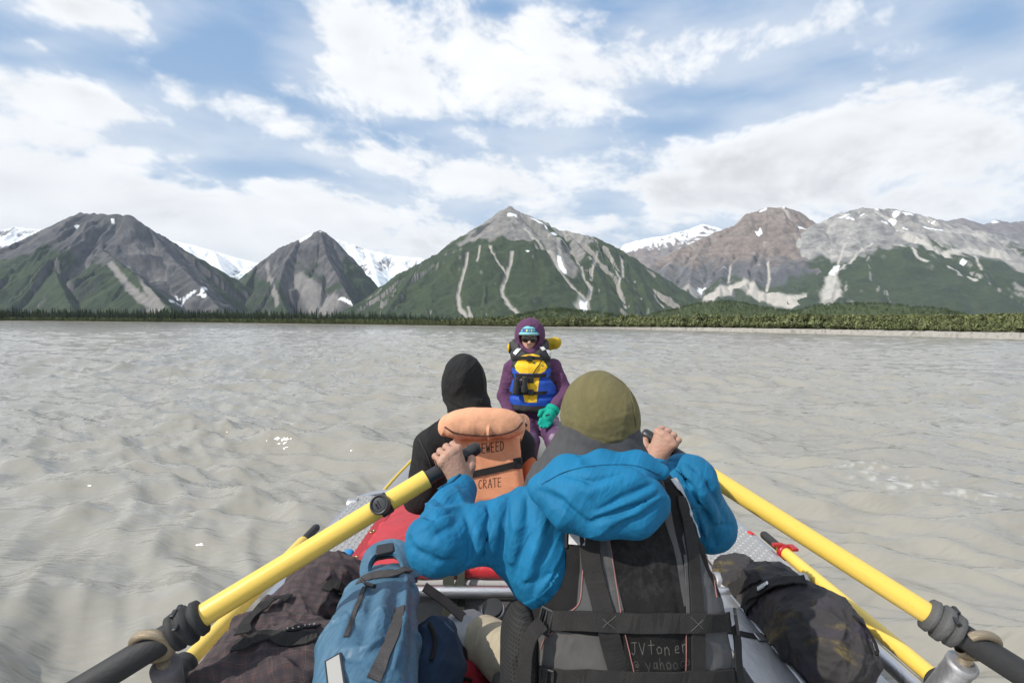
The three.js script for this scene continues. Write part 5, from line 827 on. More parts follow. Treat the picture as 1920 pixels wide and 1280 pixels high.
  const hl = foldLines(hood0, [[-.012, .008, [[1125, 955], [1180, 928], [1228, 905]]], [-.013, .009, [[1105, 978], [1168, 957], [1230, 930]]], [-.010, .008, [[1150, 992], [1205, 968], [1238, 938]]], [.011, .011, [[1115, 966], [1175, 942], [1230, 918]]], [.010, .011, [[1130, 985], [1190, 963], [1236, 934]]], [-.012, .009, [[1012, 920], [1055, 940], [1095, 975]]], [.012, .010, [[1022, 908], [1065, 930], [1110, 975]]], [-.009, .008, [[1060, 890], [1110, 905], [1165, 890]]], [.008, .012, [[1050, 905], [1105, 922], [1160, 905]]], [-.009, .008, [[1185, 872], [1215, 890], [1240, 900]]]]);
  const hoodF = rough3(hood0, (x, y, z) => { const w = n3(x * 8, y * 8, z * 8) * .35; return hl(x, y, z) + .008 * (fold(x * 5 + w, y * 9 - x * 4, z * 6) - .45); });
  const hood = put('hood', net(hoodF, ...box3([...hp, ...lp], .07), .005), M_BLUE, o);
  put('brim_seam', tubeOn(hoodF, [[1016, 908], [1062, 884], [1130, 872], [1195, 874], [1236, 890]], .0014, .0003), M_BLUE, hood, o);
  // head wrap
  const hc = j.head, wrapF = rough3(union(.06, ell(hc.clone().add(V(0, .012, 0)), .098, .106, .116), cap(hc.clone().add(V(0, -.04, .01)), V(.237, 1.36, -1.295), .088, .078)), (x, y, z) => { const b = ridged(x * 4 + 1, y * 20 + 4 * x, z * 4, 2) - .55; return .011 * b * sstep(hc.y + .02, hc.y - .07, y) + .009 * (ridged(x * 5 + y * 3, y * 4 - x * 3, z * 5, 2) - .55) + .0012 * fbm(x * 90, y * 90, z * 90, 2); });
  const M_OLIVEHAT = phys({ color: C(.185, .160, .068), roughness: .95, bumpMap: withRepeat(T_WEAVE, 46, 46), bumpScale: .0014, map: withRepeat(T_MOTTLE, 4, 4), sheen: .35, sheenRoughness: .6, sheenColor: C(.35, .32, .18) });
  const wrap = put('head_wrap', net(wrapF, ...box3([hc, V(.237, 1.36, -1.295)], .15), .005), M_OLIVEHAT, o);
  put('seam', tubeOn(wrapF, [[1150, 704], [1175, 725], [1188, 760], [1192, 800]], .0022, .0006), M_OLIVEHAT, wrap, o);
  // trousers and boots
  const legs = union(.05, cap(j.hipL, j.knL, .088, .074), cap(j.knL, j.anL, .078, .062), cap(j.hipR, j.knR, .096, .078), cap(j.knR, j.anR, .078, .062), ell(j.pelvis, .175, .11, .14)), legF = rough3(legs, (x, y, z) => .012 * (ridged(x * 7 + y * 3, y * 6, z * 7, 2) - .5));
  put('trousers', net(legF, ...box3([j.hipL, j.knL, j.anL, j.knR, j.anR, j.hipR], .15), .011), cloth(.46, .40, .29), o);
  for (const s of ['L', 'R']) put('boot', net(union(.03, cap(j['an' + s].clone().add(V(0, .08, 0)), j['an' + s], .066, .062), cap(j['an' + s].clone().add(V(0, -.05, .02)), j['to' + s].clone().add(V(0, .0, -.04)), .058, .05)), ...box3([j['an' + s], j['to' + s]], .16), .01), M_RUBBER, o);

  // ---- vest
  const VD = 1.09, region = outline([[1062, 950], [1060, 1055], [1050, 1100], [1012, 1138], [985, 1165], [965, 1200], [958, 1300], [960, 1460], [1372, 1460], [1380, 1300], [1384, 1190], [1374, 1135], [1350, 1085], [1332, 1005], [1303, 918], [1262, 880], [1205, 945], [1110, 955]], VD);
  const vt = loft([[.76, .275, -1.20, .270, .205], [.90, .275, -1.21, .268, .212], [1.04, .272, -1.235, .262, .208], [1.14, .268, -1.265, .25, .185], [1.23, .262, -1.285, .23, .15], [1.31, .255, -1.295, .21, .125]], 2.7);
  const seamX = (x, y) => { let g = 0; for (const [x0, x1] of [[at(1128, 1000, VD).x, at(1180, 1285, 1.03).x], [at(1258, 930, VD).x, at(1286, 1285, 1.03).x]]) { const t = clamp((1.22 - y) / .4), xx = lerp(x0, x1, t); g += Math.exp(-Math.pow((x - xx) / .008, 2)); } return g; };
  const vestF = rough3((x, y, z) => smax(smax(vt(x, y, z), region(x, y), .035), .79 - y, .03), (x, y, z) => { const w = n3(x * 6, y * 6, z * 6) * .4; return .010 * (ridged(x * 6 + w, y * 8 + x * 3, z * 5, 2, .5) - .5) + .004 * (ridged(x * 20 + w, y * 14, z * 12, 2) - .5) - .005 * seamX(x, y); });
  const X0 = -.04, X1 = .60, Y0 = .78, Y1 = 1.36, TW = 1024, TH = 928;
  const cpx = (px, py, d = 1.045) => { const p = at(px, py, d); return [(p.x - X0) / (X1 - X0) * TW, (1 - (p.y - Y0) / (Y1 - Y0)) * TH]; };
  const vtex = canvasTex(TW, TH, (x, w, h) => {
    const shape = (pts, fill) => { x.fillStyle = fill; x.beginPath(); pts.forEach(([a, b], i) => { const q = cpx(a, b); i ? x.lineTo(...q) : x.moveTo(...q); }); x.closePath(); x.fill(); };
    x.fillStyle = '#222121'; x.fillRect(0, 0, w, h);
    shape([[1098, 1010], [1092, 1090], [1082, 1140], [1065, 1148], [1170, 1148], [1150, 1010]], '#565656');
    shape([[1010, 1190], [1030, 1182], [1150, 1182], [1165, 1290], [1010, 1290]], '#5e5c5a'); shape([[950, 1280], [1170, 1290], [1170, 1420], [950, 1420]], '#4c4b4a');
    shape([[1320, 1020], [1345, 1090], [1372, 1150], [1400, 1150], [1400, 1420], [1305, 1420], [1305, 1040]], '#5a5a5b');
    shape([[1240, 900], [1262, 960], [1282, 1050], [1285, 1140], [1300, 1140], [1290, 1000], [1275, 900]], '#575656');
    shape([[1098, 1010], [1118, 1010], [1140, 1150], [1175, 1290], [1150, 1290], [1130, 1150]], '#3a3938');
    // scuffs and dust
    const r = rng(8); x.filter = 'none';
    for (let i = 0; i < 520; i++) { const px = 1080 + 240 * r(), py = 1020 + 260 * r(), q = cpx(px, py), L = 4 + 26 * r() * r(), a = r() * 6.28; x.globalAlpha = .05 + .10 * r(); x.strokeStyle = r() < .7 ? '#8d8a86' : '#0f0f10'; x.lineWidth = .6 + 2.2 * r(); x.beginPath(); x.moveTo(...q); x.quadraticCurveTo(q[0] + Math.cos(a) * L * .5 + 6 * (r() - .5), q[1] + Math.sin(a) * L * .5, q[0] + Math.cos(a) * L, q[1] + Math.sin(a) * L); x.stroke(); }
    for (let i = 0; i < 160; i++) { const q = cpx(1180 + 90 * (r() + r() - 1) + 70 * r(), 1060 + 90 * (r() - .3)); x.globalAlpha = .035; x.fillStyle = '#a09c98'; x.beginPath(); x.ellipse(q[0], q[1], 5 + 22 * r(), 3 + 8 * r(), r() * 3, 0, 6.3); x.fill(); }
    x.globalAlpha = 1;
    // pale handwriting, scratched on by pen
    const pen = (strokes, ox, oy, sx, sy) => strokes.forEach(s => { x.beginPath(); s.forEach(([a, b], i) => { const q = cpx(ox + a * sx, oy + b * sy); i ? x.lineTo(...q) : x.moveTo(...q); }); x.stroke(); });
    x.strokeStyle = '#6f6d69'; x.lineWidth = 2.2; x.lineCap = 'round'; x.lineJoin = 'round';
    const G = { J: [[[.1, 0], [.9, 0]], [[.6, 0], [.55, .8], [.3, 1], [.05, .8]]], V: [[[0, 0], [.45, 1], [.9, .05]]], t: [[[.4, -.3], [.45, 1]], [[.05, .2], [.9, .12]]], o: [[[.45, .25], [.1, .5], [.3, .95], [.75, .85], [.8, .45], [.45, .25]]], n: [[[.1, .3], [.15, 1]], [[.13, .5], [.5, .28], [.75, .5], [.78, 1]]], e: [[[.1, .65], [.75, .55], [.6, .28], [.2, .4], [.15, .85], [.8, .9]]], r: [[[.15, .3], [.2, 1]], [[.18, .55], [.45, .3], [.8, .35]]],
      a: [[[.7, .35], [.25, .35], [.15, .85], [.6, .85], [.72, .35], [.8, 1]]], y: [[[.05, .3], [.4, .75]], [[.85, .3], [.3, 1.35]]], h: [[[.15, -.1], [.18, 1]], [[.18, .6], [.5, .35], [.7, .6], [.75, 1]]], c: [[[.75, .4], [.3, .35], [.12, .7], [.35, 1], [.8, .9]]], '@': [[[.6, .45], [.35, .45], [.3, .7], [.6, .72], [.62, .42], [.75, .8], [.95, .5], [.6, .1], [.1, .25], [.0, .75], [.35, 1.1], [.8, 1.05]]], '.': [[[.3, .95], [.36, 1]]] };
    [['J', 0], ['V', 15], ['t', 32], ['o', 46], ['n', 60], ['e', 80], ['r', 95]].forEach(([k, dx]) => pen(G[k], 1178 + dx, 1192 + dx * .02, 12, 18));
    x.globalAlpha = .6; [['@', 0], ['y', 22], ['a', 36], ['h', 48], ['o', 60], ['o', 72], ['.', 82], ['c', 87], ['o', 97]].forEach(([k, dx]) => pen(G[k], 1180 + dx, 1218 + dx * .01, 11, 15));
    x.globalAlpha = .9; x.strokeStyle = '#6f8ca0'; x.lineWidth = 3; x.beginPath(); [[1206, 1001], [1216, 1007], [1228, 1004], [1234, 992]].forEach(([a, b], i) => { const q = cpx(a, b, 1.07); i ? x.lineTo(...q) : x.moveTo(...q); }); x.stroke(); x.strokeStyle = '#c9ccd0'; pen([[[.2, .3], [.15, .9], [.6, .9], [.7, .2], [.72, 1.1]]], 1222, 985, 12, 12);
  });
  const M_VEST = phys({ map: vtex, roughness: .82, specularIntensity: .35, bumpMap: withRepeat(T_WEAVE, 30, 30), bumpScale: .0009 });
  const vest = put('vest', net(vestF, V(-.06, .77, -1.52), V(.62, 1.38, -.96), .0062, { uv: (x, y) => [(x - X0) / (X1 - X0), (y - Y0) / (Y1 - Y0)] }), M_VEST, o);
  const sub = (n, g, m) => put(n, g, m, vest, o), S = (p, w, t, off) => strapOn(vestF, p, w, t, off);
  sub('strap', S([[1104, 1000], [1110, 1060], [1130, 1140], [1150, 1220], [1166, 1278]], .046, .003, .001), M_WEB);
  sub('strap', S([[1276, 930], [1294, 1000], [1303, 1080], [1308, 1150], [1310, 1278]], .034, .003, .001), M_WEB);
  sub('strap', S([[1030, 1162], [1090, 1163], [1150, 1167], [1250, 1168], [1345, 1166], [1376, 1164]], .040, .0035, .0042), M_WEB);
  sub('strap', S([[1030, 1270], [1090, 1273], [1160, 1276], [1250, 1277], [1340, 1274], [1374, 1270]], .040, .0035, .0042), M_WEB);
  const M_REFLECT = std({ color: C(.58, .57, .57), roughness: .4, bumpMap: withRepeat(T_GRAIN, 8, 8), bumpScale: .001, map: withRepeat(T_MOTTLE, 6, 6) });
  sub('reflector', S([[1082, 968], [1083, 990], [1082, 1022]], .040, .002, .003), M_REFLECT); sub('reflector', S([[1262, 898], [1284, 930], [1302, 965], [1316, 1006]], t => .030 - .012 * t, .002, .002), M_REFLECT); sub('edging', S([[1064, 985], [1063, 1010], [1064, 1028]], .010, .003, .002), M_WEB);
  sub('trim', S([[1138, 1005], [1150, 1080], [1166, 1145]], .009, .002, .001), cloth(.10, .10, .10)); sub('trim', S([[1284, 1040], [1288, 1100], [1290, 1150]], .008, .002, .001), cloth(.10, .10, .10));
  const M_PIPE = std({ color: C(.30, .13, .12), roughness: .8 });
  sub('piping', tubeOn(vestF, [[1098, 1015], [1092, 1080], [1086, 1130], [1070, 1148]], .0016, .001), M_PIPE); sub('piping', tubeOn(vestF, [[1141, 1005], [1150, 1060], [1164, 1150]], .0014, .003), M_PIPE); sub('piping', tubeOn(vestF, [[1326, 1040], [1338, 1085], [1344, 1120]], .0014, .001), M_PIPE); sub('piping', tubeOn(vestF, [[1172, 1188], [1182, 1230], [1192, 1272]], .0014, .002), M_PIPE); sub('piping', tubeOn(vestF, [[1038, 1184], [1022, 1196], [1014, 1215]], .0015, .001), M_PIPE); sub('piping', tubeOn(vestF, [[1287, 1188], [1287, 1230], [1286, 1265]], .0012, .001), M_PIPE);
  const M_STITCH = std({ color: C(.10, .098, .09), roughness: .9 });
  for (const [cx, cy] of [[1138, 1167], [1306, 1168]]) for (const d of [[[-15, -13], [15, 13]], [[15, -13], [-15, 13]]]) sub('stitching', tubeOn(vestF, d.map(([a, b]) => [cx + a, cy + b]), .0007, .0088), M_STITCH);
  sub('buckle', buckle(vestF, 1027, 1163, .036, .054, .010), M_BLACKPL); sub('buckle', buckle(vestF, 1374, 1164, .030, .050, .008), M_BLACKPL); sub('buckle', buckle(vestF, 1028, 1270, .036, .050, .010), M_BLACKPL);
  sub('dangling_strap', ribbon([at(1018, 1168, 1.04), at(1000, 1185, 1.03), at(988, 1215, 1.02), at(984, 1250, 1.01), at(982, 1290, 1.0)], [V(-.5, .2, .8), V(-.6, 0, .8), V(-.4, 0, 1), V(-.3, 0, 1), V(-.3, 0, 1)], .032, .003), M_WEB);
  sub('dangling_strap', ribbon([at(1376, 1172, 1.10), at(1382, 1200, 1.09), at(1384, 1240, 1.08), at(1390, 1290, 1.07)], [V(.7, .1, .7), V(.6, 0, .8), V(.6, 0, .8), V(.6, 0, .8)], .030, .003), M_WEB);
  // mesh pocket on the left side
  const pf = rough3(union(.03, ell(at(978, 1185, 1.12), .045, .07, .075), ell(at(975, 1250, 1.10), .05, .085, .08)), (x, y, z) => .014 * (ridged(x * 8, y * 9 + z * 4, z * 8, 2) - .5));
  const T_NET = dataTex(128, 128, (u, v) => { const a = Math.abs(Math.sin(u * Math.PI * 8 + (Math.floor(v * 8) % 2) * 1.57)), b = Math.abs(Math.sin(v * Math.PI * 8)); const hole = sstep(.35, .75, a * b); return [.14 - .11 * hole, .135 - .105 * hole, .13 - .09 * hole]; }, true); T_NET.repeat.set(16, 16);
  sub('mesh_pocket', net(pf, ...box3([at(978, 1185, 1.12), at(975, 1250, 1.1)], .12), .006, { uv: (x, y, z) => [z + x * .5, y] }), phys({ map: T_NET, roughness: .8, bumpMap: T_NET, bumpScale: .003 }));
  // seat under the rower
  const st = thing('storage_bench', 'black padded seat box under the rower', 'bench', V(.27, .2, -1.17)); put('box', slab(.62, .46, .42, .03, V(.27, .42, -1.14)), std({ color: C(.10, .10, .10), roughness: .6 }), st); put('cushion', slab(.64, .06, .44, .03, V(.27, .682, -1.14)), std({ color: C(.03, .03, .03), roughness: .7 }), st);
}
// ---------------------------------------------------------------- passenger in the black hood and orange vest, back to us
{
  const D = 2.3, j = { pelvis: V(-.16, .82, -2.34), belly: V(-.17, .92, -2.34), chest: V(-.175, 1.04, -2.36), neck: at(878, 782, D), head: at(870, 722, D + .02), shL: at(812, 836, D), elL: at(790, 930, 2.26), wrL: V(-.34, .80, -2.62), shR: at(968, 836, D), elR: at(990, 905, 2.28), wrR: V(-.02, .80, -2.62),
    hipL: V(-.25, .81, -2.36), knL: V(-.34, .80, -2.80), anL: V(-.34, .36, -2.86), toL: V(-.34, .31, -3.0), hipR: V(-.07, .81, -2.36), knR: V(.0, .80, -2.80), anR: V(0, .36, -2.86), toR: V(0, .31, -3.0) };
  const relaxed = (w, to, side) => { const d = to.clone().normalize(), s = V(0, 0, 0).crossVectors(d, V(0, 1, 0)).normalize().multiplyScalar(side), n = V(0, -1, 0), P = (a, b, c) => w.clone().addScaledVector(d, a).addScaledVector(s, b).addScaledVector(n, c), fs = [cap(w, P(.045, 0, 0), .026, .032)]; [[.028, .075], [.009, .085], [-.011, .078], [-.030, .062]].forEach(([b, L]) => fs.push(cap(P(.05, b, 0), P(.05 + L * .5, b * 1.1, .012), .0098, .009), cap(P(.05 + L * .5, b * 1.1, .012), P(.05 + L * .8, b * 1.1, .04), .009, .0075))); fs.push(cap(P(.01, .03, .005), P(.04, .056, .012), .014, .011), cap(P(.04, .056, .012), P(.065, .05, .03), .011, .009)); return { f: union(.008, ...fs), wrist: w, box: box3([w, P(.12, 0, .03)], .075) }; };
  const hL = relaxed(j.wrL, V(.25, -.1, -1), -1), hR = relaxed(j.wrR, V(-.25, -.1, -1), 1); hL.elbow = j.elL; hR.elbow = j.elR;
  const head = headSDF(j.head, V(-.1, -.05, -1), V(0, 1, 0), .9), o = thing('person', 'person in black hooded jacket and orange vest seated ahead, back turned', 'person', V(-.17, .73, -2.35));
  put('body', bodyMesh(j, head, [hL, hR], skinTone(.5, .3, .22)), M_SKIN, o);
  const trunk = loft([[.76, -.165, -2.34, .175, .135], [.92, -.17, -2.345, .185, .14], [1.06, -.175, -2.36, .2, .13], [1.14, -.172, -2.36, .17, .105], [1.21, -.165, -2.35, .085, .08]]);
  const jf = rough3(union(.05, trunk, cap(j.shL, j.elL, .082, .072), cap(j.elL, j.wrL, .07, .05), cap(j.shR, j.elR, .082, .072), cap(j.elR, j.wrR, .07, .05), cap(j.shL, j.neck, .07, .075), cap(j.shR, j.neck, .07, .075)), (x, y, z) => .022 * (ridged(x * 5 + y * 3, y * 5, z * 6, 2) - .55));
  const M_BLK = phys({ color: C(.024, .024, .0245), roughness: .9, specularIntensity: .4, bumpMap: withRepeat(T_CRUMPLE, 2.4, 2.4), bumpScale: .007, map: withRepeat(T_MOTTLE, 4, 4), sheen: .3, sheenRoughness: .6, sheenColor: C(.15, .15, .15) });
  const jk = put('jacket', net(jf, ...box3([j.shL, j.elL, j.wrL, j.shR, j.elR, j.wrR, V(-.17, .8, -2.34), j.neck], .13), .0085), M_BLK, o);
  put('yoke', strapOn(jf, [[786, 822], [800, 852], [812, 890], [820, 930]], .006, .003, .001), cloth(.05, .05, .052), jk, o);
  const hc = j.head, hoodF = rough3(union(.05, ell(hc.clone().add(V(0, .03, 0)), .100, .122, .12), cap(hc.clone().add(V(.0, -.03, 0)), j.neck.clone().add(V(.01, .0, 0)), .096, .086), cap(j.neck.clone().add(V(.005, .03, 0)), j.neck.clone().add(V(.02, -.05, 0)), .092, .115)), (x, y, z) => { const l = sstep(hc.y - .02, hc.y - .10, y); return .024 * l * (ridged(x * 3 + z * 2, y * 15 + x * 7, z * 4, 2) - .5) + .008 * (ridged(x * 9, y * 7, z * 9, 2) - .5); });
  const hood = put('hood', net(hoodF, ...box3([hc, j.neck], .17), .006), M_BLK, o);
  put('seam', tubeOn(hoodF, [[893, 672], [903, 700], [905, 735], [902, 755]], .0022, .0005), cloth(.03, .03, .03), hood, o);
  const legF = rough3(union(.05, cap(j.hipL, j.knL, .095, .078), cap(j.knL, j.anL, .075, .06), cap(j.hipR, j.knR, .095, .078), cap(j.knR, j.anR, .075, .06), ell(j.pelvis, .16, .09, .14)), (x, y, z) => .012 * (ridged(x * 7, y * 6, z * 7, 2) - .5));
  put('trousers', net(legF, ...box3([j.hipL, j.knL, j.anL, j.knR, j.anR], .14), .013), cloth(.03, .032, .036), o);
  for (const s of ['L', 'R']) put('boot', net(union(.03, cap(j['an' + s].clone().add(V(0, .08, 0)), j['an' + s], .066, .062), cap(j['an' + s].clone().add(V(0, -.04, .02)), j['to' + s], .055, .05)), ...box3([j['an' + s], j['to' + s]], .15), .012), M_RUBBER, o);
  // orange vest
  const pc = at(903, 793, 2.13), tilt = new THREE.Quaternion().setFromEuler(new THREE.Euler(-.25, .05, .02)), panC = at(914, 878, 2.18), panQ = new THREE.Quaternion().setFromEuler(new THREE.Euler(-.12, .08, .05));
  const folds = (x, y, z) => .008 * (ridged(x * 16, y * 4, z * 8, 2) - .55) * sstep(pc.y + .02, pc.y - .06, y);
  const pillow = (() => { const fr = frame(pc, tilt); return (x, y, z) => { const v = fr(x, y, z), e = Math.pow(Math.pow(Math.abs(v.x) / .192, 2.9) + Math.pow(Math.abs(v.y + .08 * v.x * v.x * 4) / .069, 2.3) + Math.pow(Math.abs(v.z) / .062, 2.2), 1 / 2.4); return (e - 1) * .062 * .9; }; })();
  const pillowF = rough3(pillow, (x, y, z) => folds(x, y, z) + .004 * fbm(x * 9, y * 9, z * 9, 2) + .010 * Math.exp(-Math.pow((x - at(917, 795, 2.08).x) / .006, 2)) * sstep(pc.y + .01, pc.y - .02, y));
  const panF = rough3((x, y, z) => { const t = (y - panC.y); return smax(rbox(panC, .158 - .05 * t, .16, .052, .042, panQ)(x, y, z), -.2 - 0, .01); }, (x, y, z) => .007 * (ridged(x * 8 + y * 5, y * 7, z * 6, 2) - .5));
  const PX0 = panC.x - .2, PX1 = panC.x + .2, PY0 = panC.y - .2, PY1 = panC.y + .2, W = 640;
  const lab = canvasTex(W, W, (x, w, h) => {
    x.fillStyle = '#e79f76'; x.fillRect(0, 0, w, h); speckle(x, w, h, 700, 3, ['#c87c50', '#e8a67c', '#bd7248'], 2, 26, .16); speckle(x, w, h, 900, 5, ['#8a5030', '#e6a880'], .6, 2.5, .3);
    const c = (px, py) => { const p = at(px, py, 2.125); return [(p.x - PX0) / (PX1 - PX0) * w, (1 - (p.y - PY0) / (PY1 - PY0)) * h]; };
    x.strokeStyle = '#231a16'; x.lineCap = 'round'; x.lineJoin = 'round';
    const G = { F: [[[.1, 0], [.12, 1]], [[.1, 0], [.85, -.02]], [[.1, .45], [.7, .42]]], I: [[[.4, 0], [.42, 1]]], R: [[[.1, 0], [.12, 1]], [[.1, .02], [.7, .05], [.75, .35], [.15, .5], [.85, 1]]], E: [[[.12, 0], [.14, 1], [.85, .97]], [[.12, .02], [.8, 0]], [[.12, .48], [.7, .46]]], W: [[[.0, 0], [.25, 1], [.5, .3], [.75, 1], [1, 0]]], D: [[[.12, 0], [.14, 1], [.7, .85], [.88, .45], [.65, .08], [.12, 0]]], C: [[[.85, .12], [.45, 0], [.12, .4], [.2, .85], [.55, 1], [.9, .85]]], A: [[[.05, 1], [.5, 0], [.95, 1]], [[.2, .62], [.8, .6]]], T: [[[.0, .02], [1, -.02]], [[.5, 0], [.52, 1]]] };
    const word = (t, px, py, dx, cw, ch, rise, lw) => [...t].forEach((k, i) => G[k].forEach(s => { x.lineWidth = lw; x.beginPath(); s.forEach(([a, b], q) => { const p = c(px + i * dx + a * cw, py - i * rise + b * ch); q ? x.lineTo(...p) : x.moveTo(...p); }); x.stroke(); }));
    word('FIREWEED', 876, 836, 8.8, 7.2, 17, .9, 6); word('CRATE', 897, 899, 9.0, 7.4, 16, .7, 5);
  });
  const M_ORANGE = phys({ map: lab, roughness: .8, bumpMap: withRepeat(T_WEAVE, 20, 20), bumpScale: .0008 }), M_ORANGE2 = cloth(.82, .42, .25, { rough: .8, mottle: 5 });
  const vest = put('vest', net(panF, ...box3([panC], .25), .006, { uv: (x, y) => [(x - PX0) / (PX1 - PX0), (y - PY0) / (PY1 - PY0)] }), M_ORANGE, o);
  const sub = (n, g, m) => put(n, g, m, vest, o);
  sub('collar', net(pillowF, ...box3([pc], .24), .0055), M_ORANGE2);
  sub('piping', tubeOn(pillowF, [[834, 800], [850, 810], [880, 815], [910, 817], [945, 813], [968, 804], [979, 792]], .0035, .001), cloth(.10, .05, .04));
  sub('belt', strapOn(panF, [[856, 893], [880, 890], [910, 884], [945, 876], [974, 868]], .030, .004, .002), M_WEB);
  sub('belt_buckle', slab(.045, .05, .02, .006, at(970, 868, 2.15), panQ), M_BLACKPL);
  for (const s of [-1, 1]) { const c = V(panC.x + s * .13, panC.y + .02, -2.50); sub('front_panel', net(rough3(rbox(c, .075, .17, .05, .04), folds), ...box3([c], .22), .012), M_ORANGE2); sub('shoulder_strap', ribbon([V(panC.x + s * .13, panC.y + .13, -2.2), V(panC.x + s * .15, panC.y + .165, -2.28), V(panC.x + s * .15, panC.y + .165, -2.38), V(panC.x + s * .13, panC.y + .14, -2.50)], [V(0, .5, 1), V(0, 1, .4), V(0, 1, -.4), V(0, .5, -1)], .05, .012), M_ORANGE2); }
  { const lad = [at(966, 812, 2.16), at(976, 803, 2.16), at(984, 792, 2.17)]; const l = sub('webbing_ladder', ribbon(lad, lad.map(() => V(.5, .4, 1)), .035, .003), M_WEB); for (let i = 0; i < 4; i++) put('rung', slab(.005, .034, .003, .001, lad[0].clone().lerp(lad[2], .1 + i * .27).add(V(.002, .002, .004)), facing(V(.5, .4, 1), V(.55, 1, 0))), std({ color: C(.6, .6, .58), roughness: .5 }), l, o); }
  { const c = V(panC.x + .19, panC.y - .04, panC.z - .09); sub('side_pad', net(rough3(ell(c, .05, .08, .09), folds), ...box3([c], .13), .009), cloth(.55, .14, .06)); }
}
// ---------------------------------------------------------------- the woman-height figure at the bow, facing us
{
  const j = { pelvis: at(1006, 790, 4.06), belly: at(1004, 750, 4.05), chest: at(1000, 712, 4.04), neck: at(995, 662, 4.04), head: at(992, 634, 4.02), shL: at(1037, 688, 4.04), elL: at(1060, 740, 3.98), wrL: at(1036, 768, 3.78), shR: at(960, 690, 4.04), elR: at(947, 742, 4.06), wrR: at(962, 785, 3.9),
    hipL: at(1026, 795, 4.02), knL: at(1046, 828, 3.60), anL: V(.36, .40, -3.55), toL: V(.38, .33, -3.42), hipR: at(986, 795, 4.02), knR: at(988, 830, 3.60), anR: V(.1, .40, -3.55), toR: V(.09, .33, -3.42) };
  const head = headSDF(j.head, V(.0, -.10, 1), V(.02, 1, 0), .93), o = thing('person', 'person in purple hood, sunglasses and yellow blue vest facing back at the bow', 'person', j.pelvis.clone().add(V(0, -.1, 0)));
  const glove = (w, dir, side, nrm) => { const d = dir.clone().normalize(), s = V(0, 0, 0).crossVectors(d, nrm).normalize().multiplyScalar(side), n = V(0, 0, 0).crossVectors(s, d).normalize().multiplyScalar(-side), P = (a, b, c) => w.clone().addScaledVector(d, a).addScaledVector(s, b).addScaledVector(n, c), fs = [cap(w, P(.03, 0, 0), .040, .044), cap(P(.03, 0, 0), P(.085, 0, .004), .046, .048)]; [[.036, .085], [.012, .098], [-.012, .090], [-.035, .070]].forEach(([b, L]) => fs.push(cap(P(.09, b, 0), P(.09 + L * .5, b * .95, -.006), .0165, .0155), cap(P(.09 + L * .5, b * .95, -.006), P(.09 + L, b * .9, -.022), .0155, .0125))); fs.push(cap(P(.035, .04, -.005), P(.075, .068, -.012), .021, .018), cap(P(.075, .068, -.012), P(.115, .066, -.02), .018, .014)); return { f: union(.012, ...fs), box: box3([w, P(.16, 0, 0)], .10), P }; };
  const gl = glove(j.wrL, at(1012, 808, 3.66).sub(j.wrL), 1, V(.2, .6, 1)), gr = glove(j.wrR, V(.25, -.35, .8), -1, V(0, 1, .4));
  const inner = (w, g) => ({ f: grow(g.f, .006), wrist: w, box: g.box });
  const hl = inner(j.wrL, gl), hr = inner(j.wrR, gr); const bare = s => (x, y, z) => s(x, y, z) + .006;
  hl.f = bare(gl.f); hr.f = bare(gr.f); hl.elbow = j.elL; hr.elbow = j.elR;
  put('body', bodyMesh(j, head, [hl, hr], skinTone(.56, .33, .25)), M_SKIN, o);
  const M_PURPLE = phys({ color: C(.115, .042, .105), roughness: .95, bumpMap: withRepeat(T_CRUMPLE, 2, 2), bumpScale: .010, map: withRepeat(T_MOTTLE, 4, 4), sheen: .4, sheenRoughness: .6, sheenColor: C(.25, .15, .25) });
  const trunk = loft([[.88, .19, -4.06, .16, .12], [1.05, .185, -4.05, .165, .125], [1.25, .17, -4.04, .175, .12], [1.36, .16, -4.04, .17, .10], [1.43, .155, -4.04, .11, .085], [1.47, .15, -4.04, .08, .075]]);
  const jf = rough3(union(.04, trunk, cap(j.shL, j.elL, .07, .064), cap(j.elL, j.wrL, .062, .046), cap(j.shR, j.elR, .07, .062), cap(j.elR, j.wrR, .06, .045)), (x, y, z) => .014 * (ridged(x * 6, y * 13 + x * 3, z * 6, 2) - .52));
  put('jacket', net(jf, ...box3([j.shL, j.elL, j.wrL, j.shR, j.elR, j.wrR, j.pelvis, j.neck], .12), .0095), M_PURPLE, o);
  // hood: shell open at the face
  const hc = j.head, hoodF0 = union(.04, ell(hc.clone().add(V(.008, .03, -.03)), .128, .140, .135), cap(hc.clone().add(V(0, -.07, -.02)), hc.clone().add(V(0, -.13, -.01)), .10, .105)), faceHole = union(.02, ell(hc.clone().add(V(-.006, -.004, .12)), .082, .100, .10), cap(hc.clone().add(V(0, .02, .04)), hc.clone().add(V(0, -.02, .2)), .078, .084));
  const hoodF = rough3(cut(hoodF0, faceHole, .018), (x, y, z) => .007 * (ridged(x * 9, y * 8, z * 9, 2) - .5) + .004 * Math.exp(-Math.pow((x - hc.x - .005) / .006, 2)) * (y > hc.y + .1 ? 1 : 0));
  put('hood', net(hoodF, ...box3([hc], .28), .0072), M_PURPLE, o);
  // grey collar of the shell worn beneath the vest
  const cc = hc.clone().add(V(.008, -.058, -.03)), colF = rough3((x, y, z) => { const fr = V(x - cc.x, y - cc.y, z - cc.z), tx = fr.x, ty = fr.y - (fr.z * -.36), rr = Math.hypot(tx / 1.2, fr.z) - .112; return Math.hypot(rr, ty * .62) - .021; }, (x, y, z) => .010 * (ridged(x * 9, y * 9, z * 9, 2) - .5));
  put('collar', net(cut(colF, ell(cc.clone().add(V(-.005, .02, .17)), .10, .11, .155), .02), ...box3([cc], .26), .008), cloth(.075, .072, .074), o);
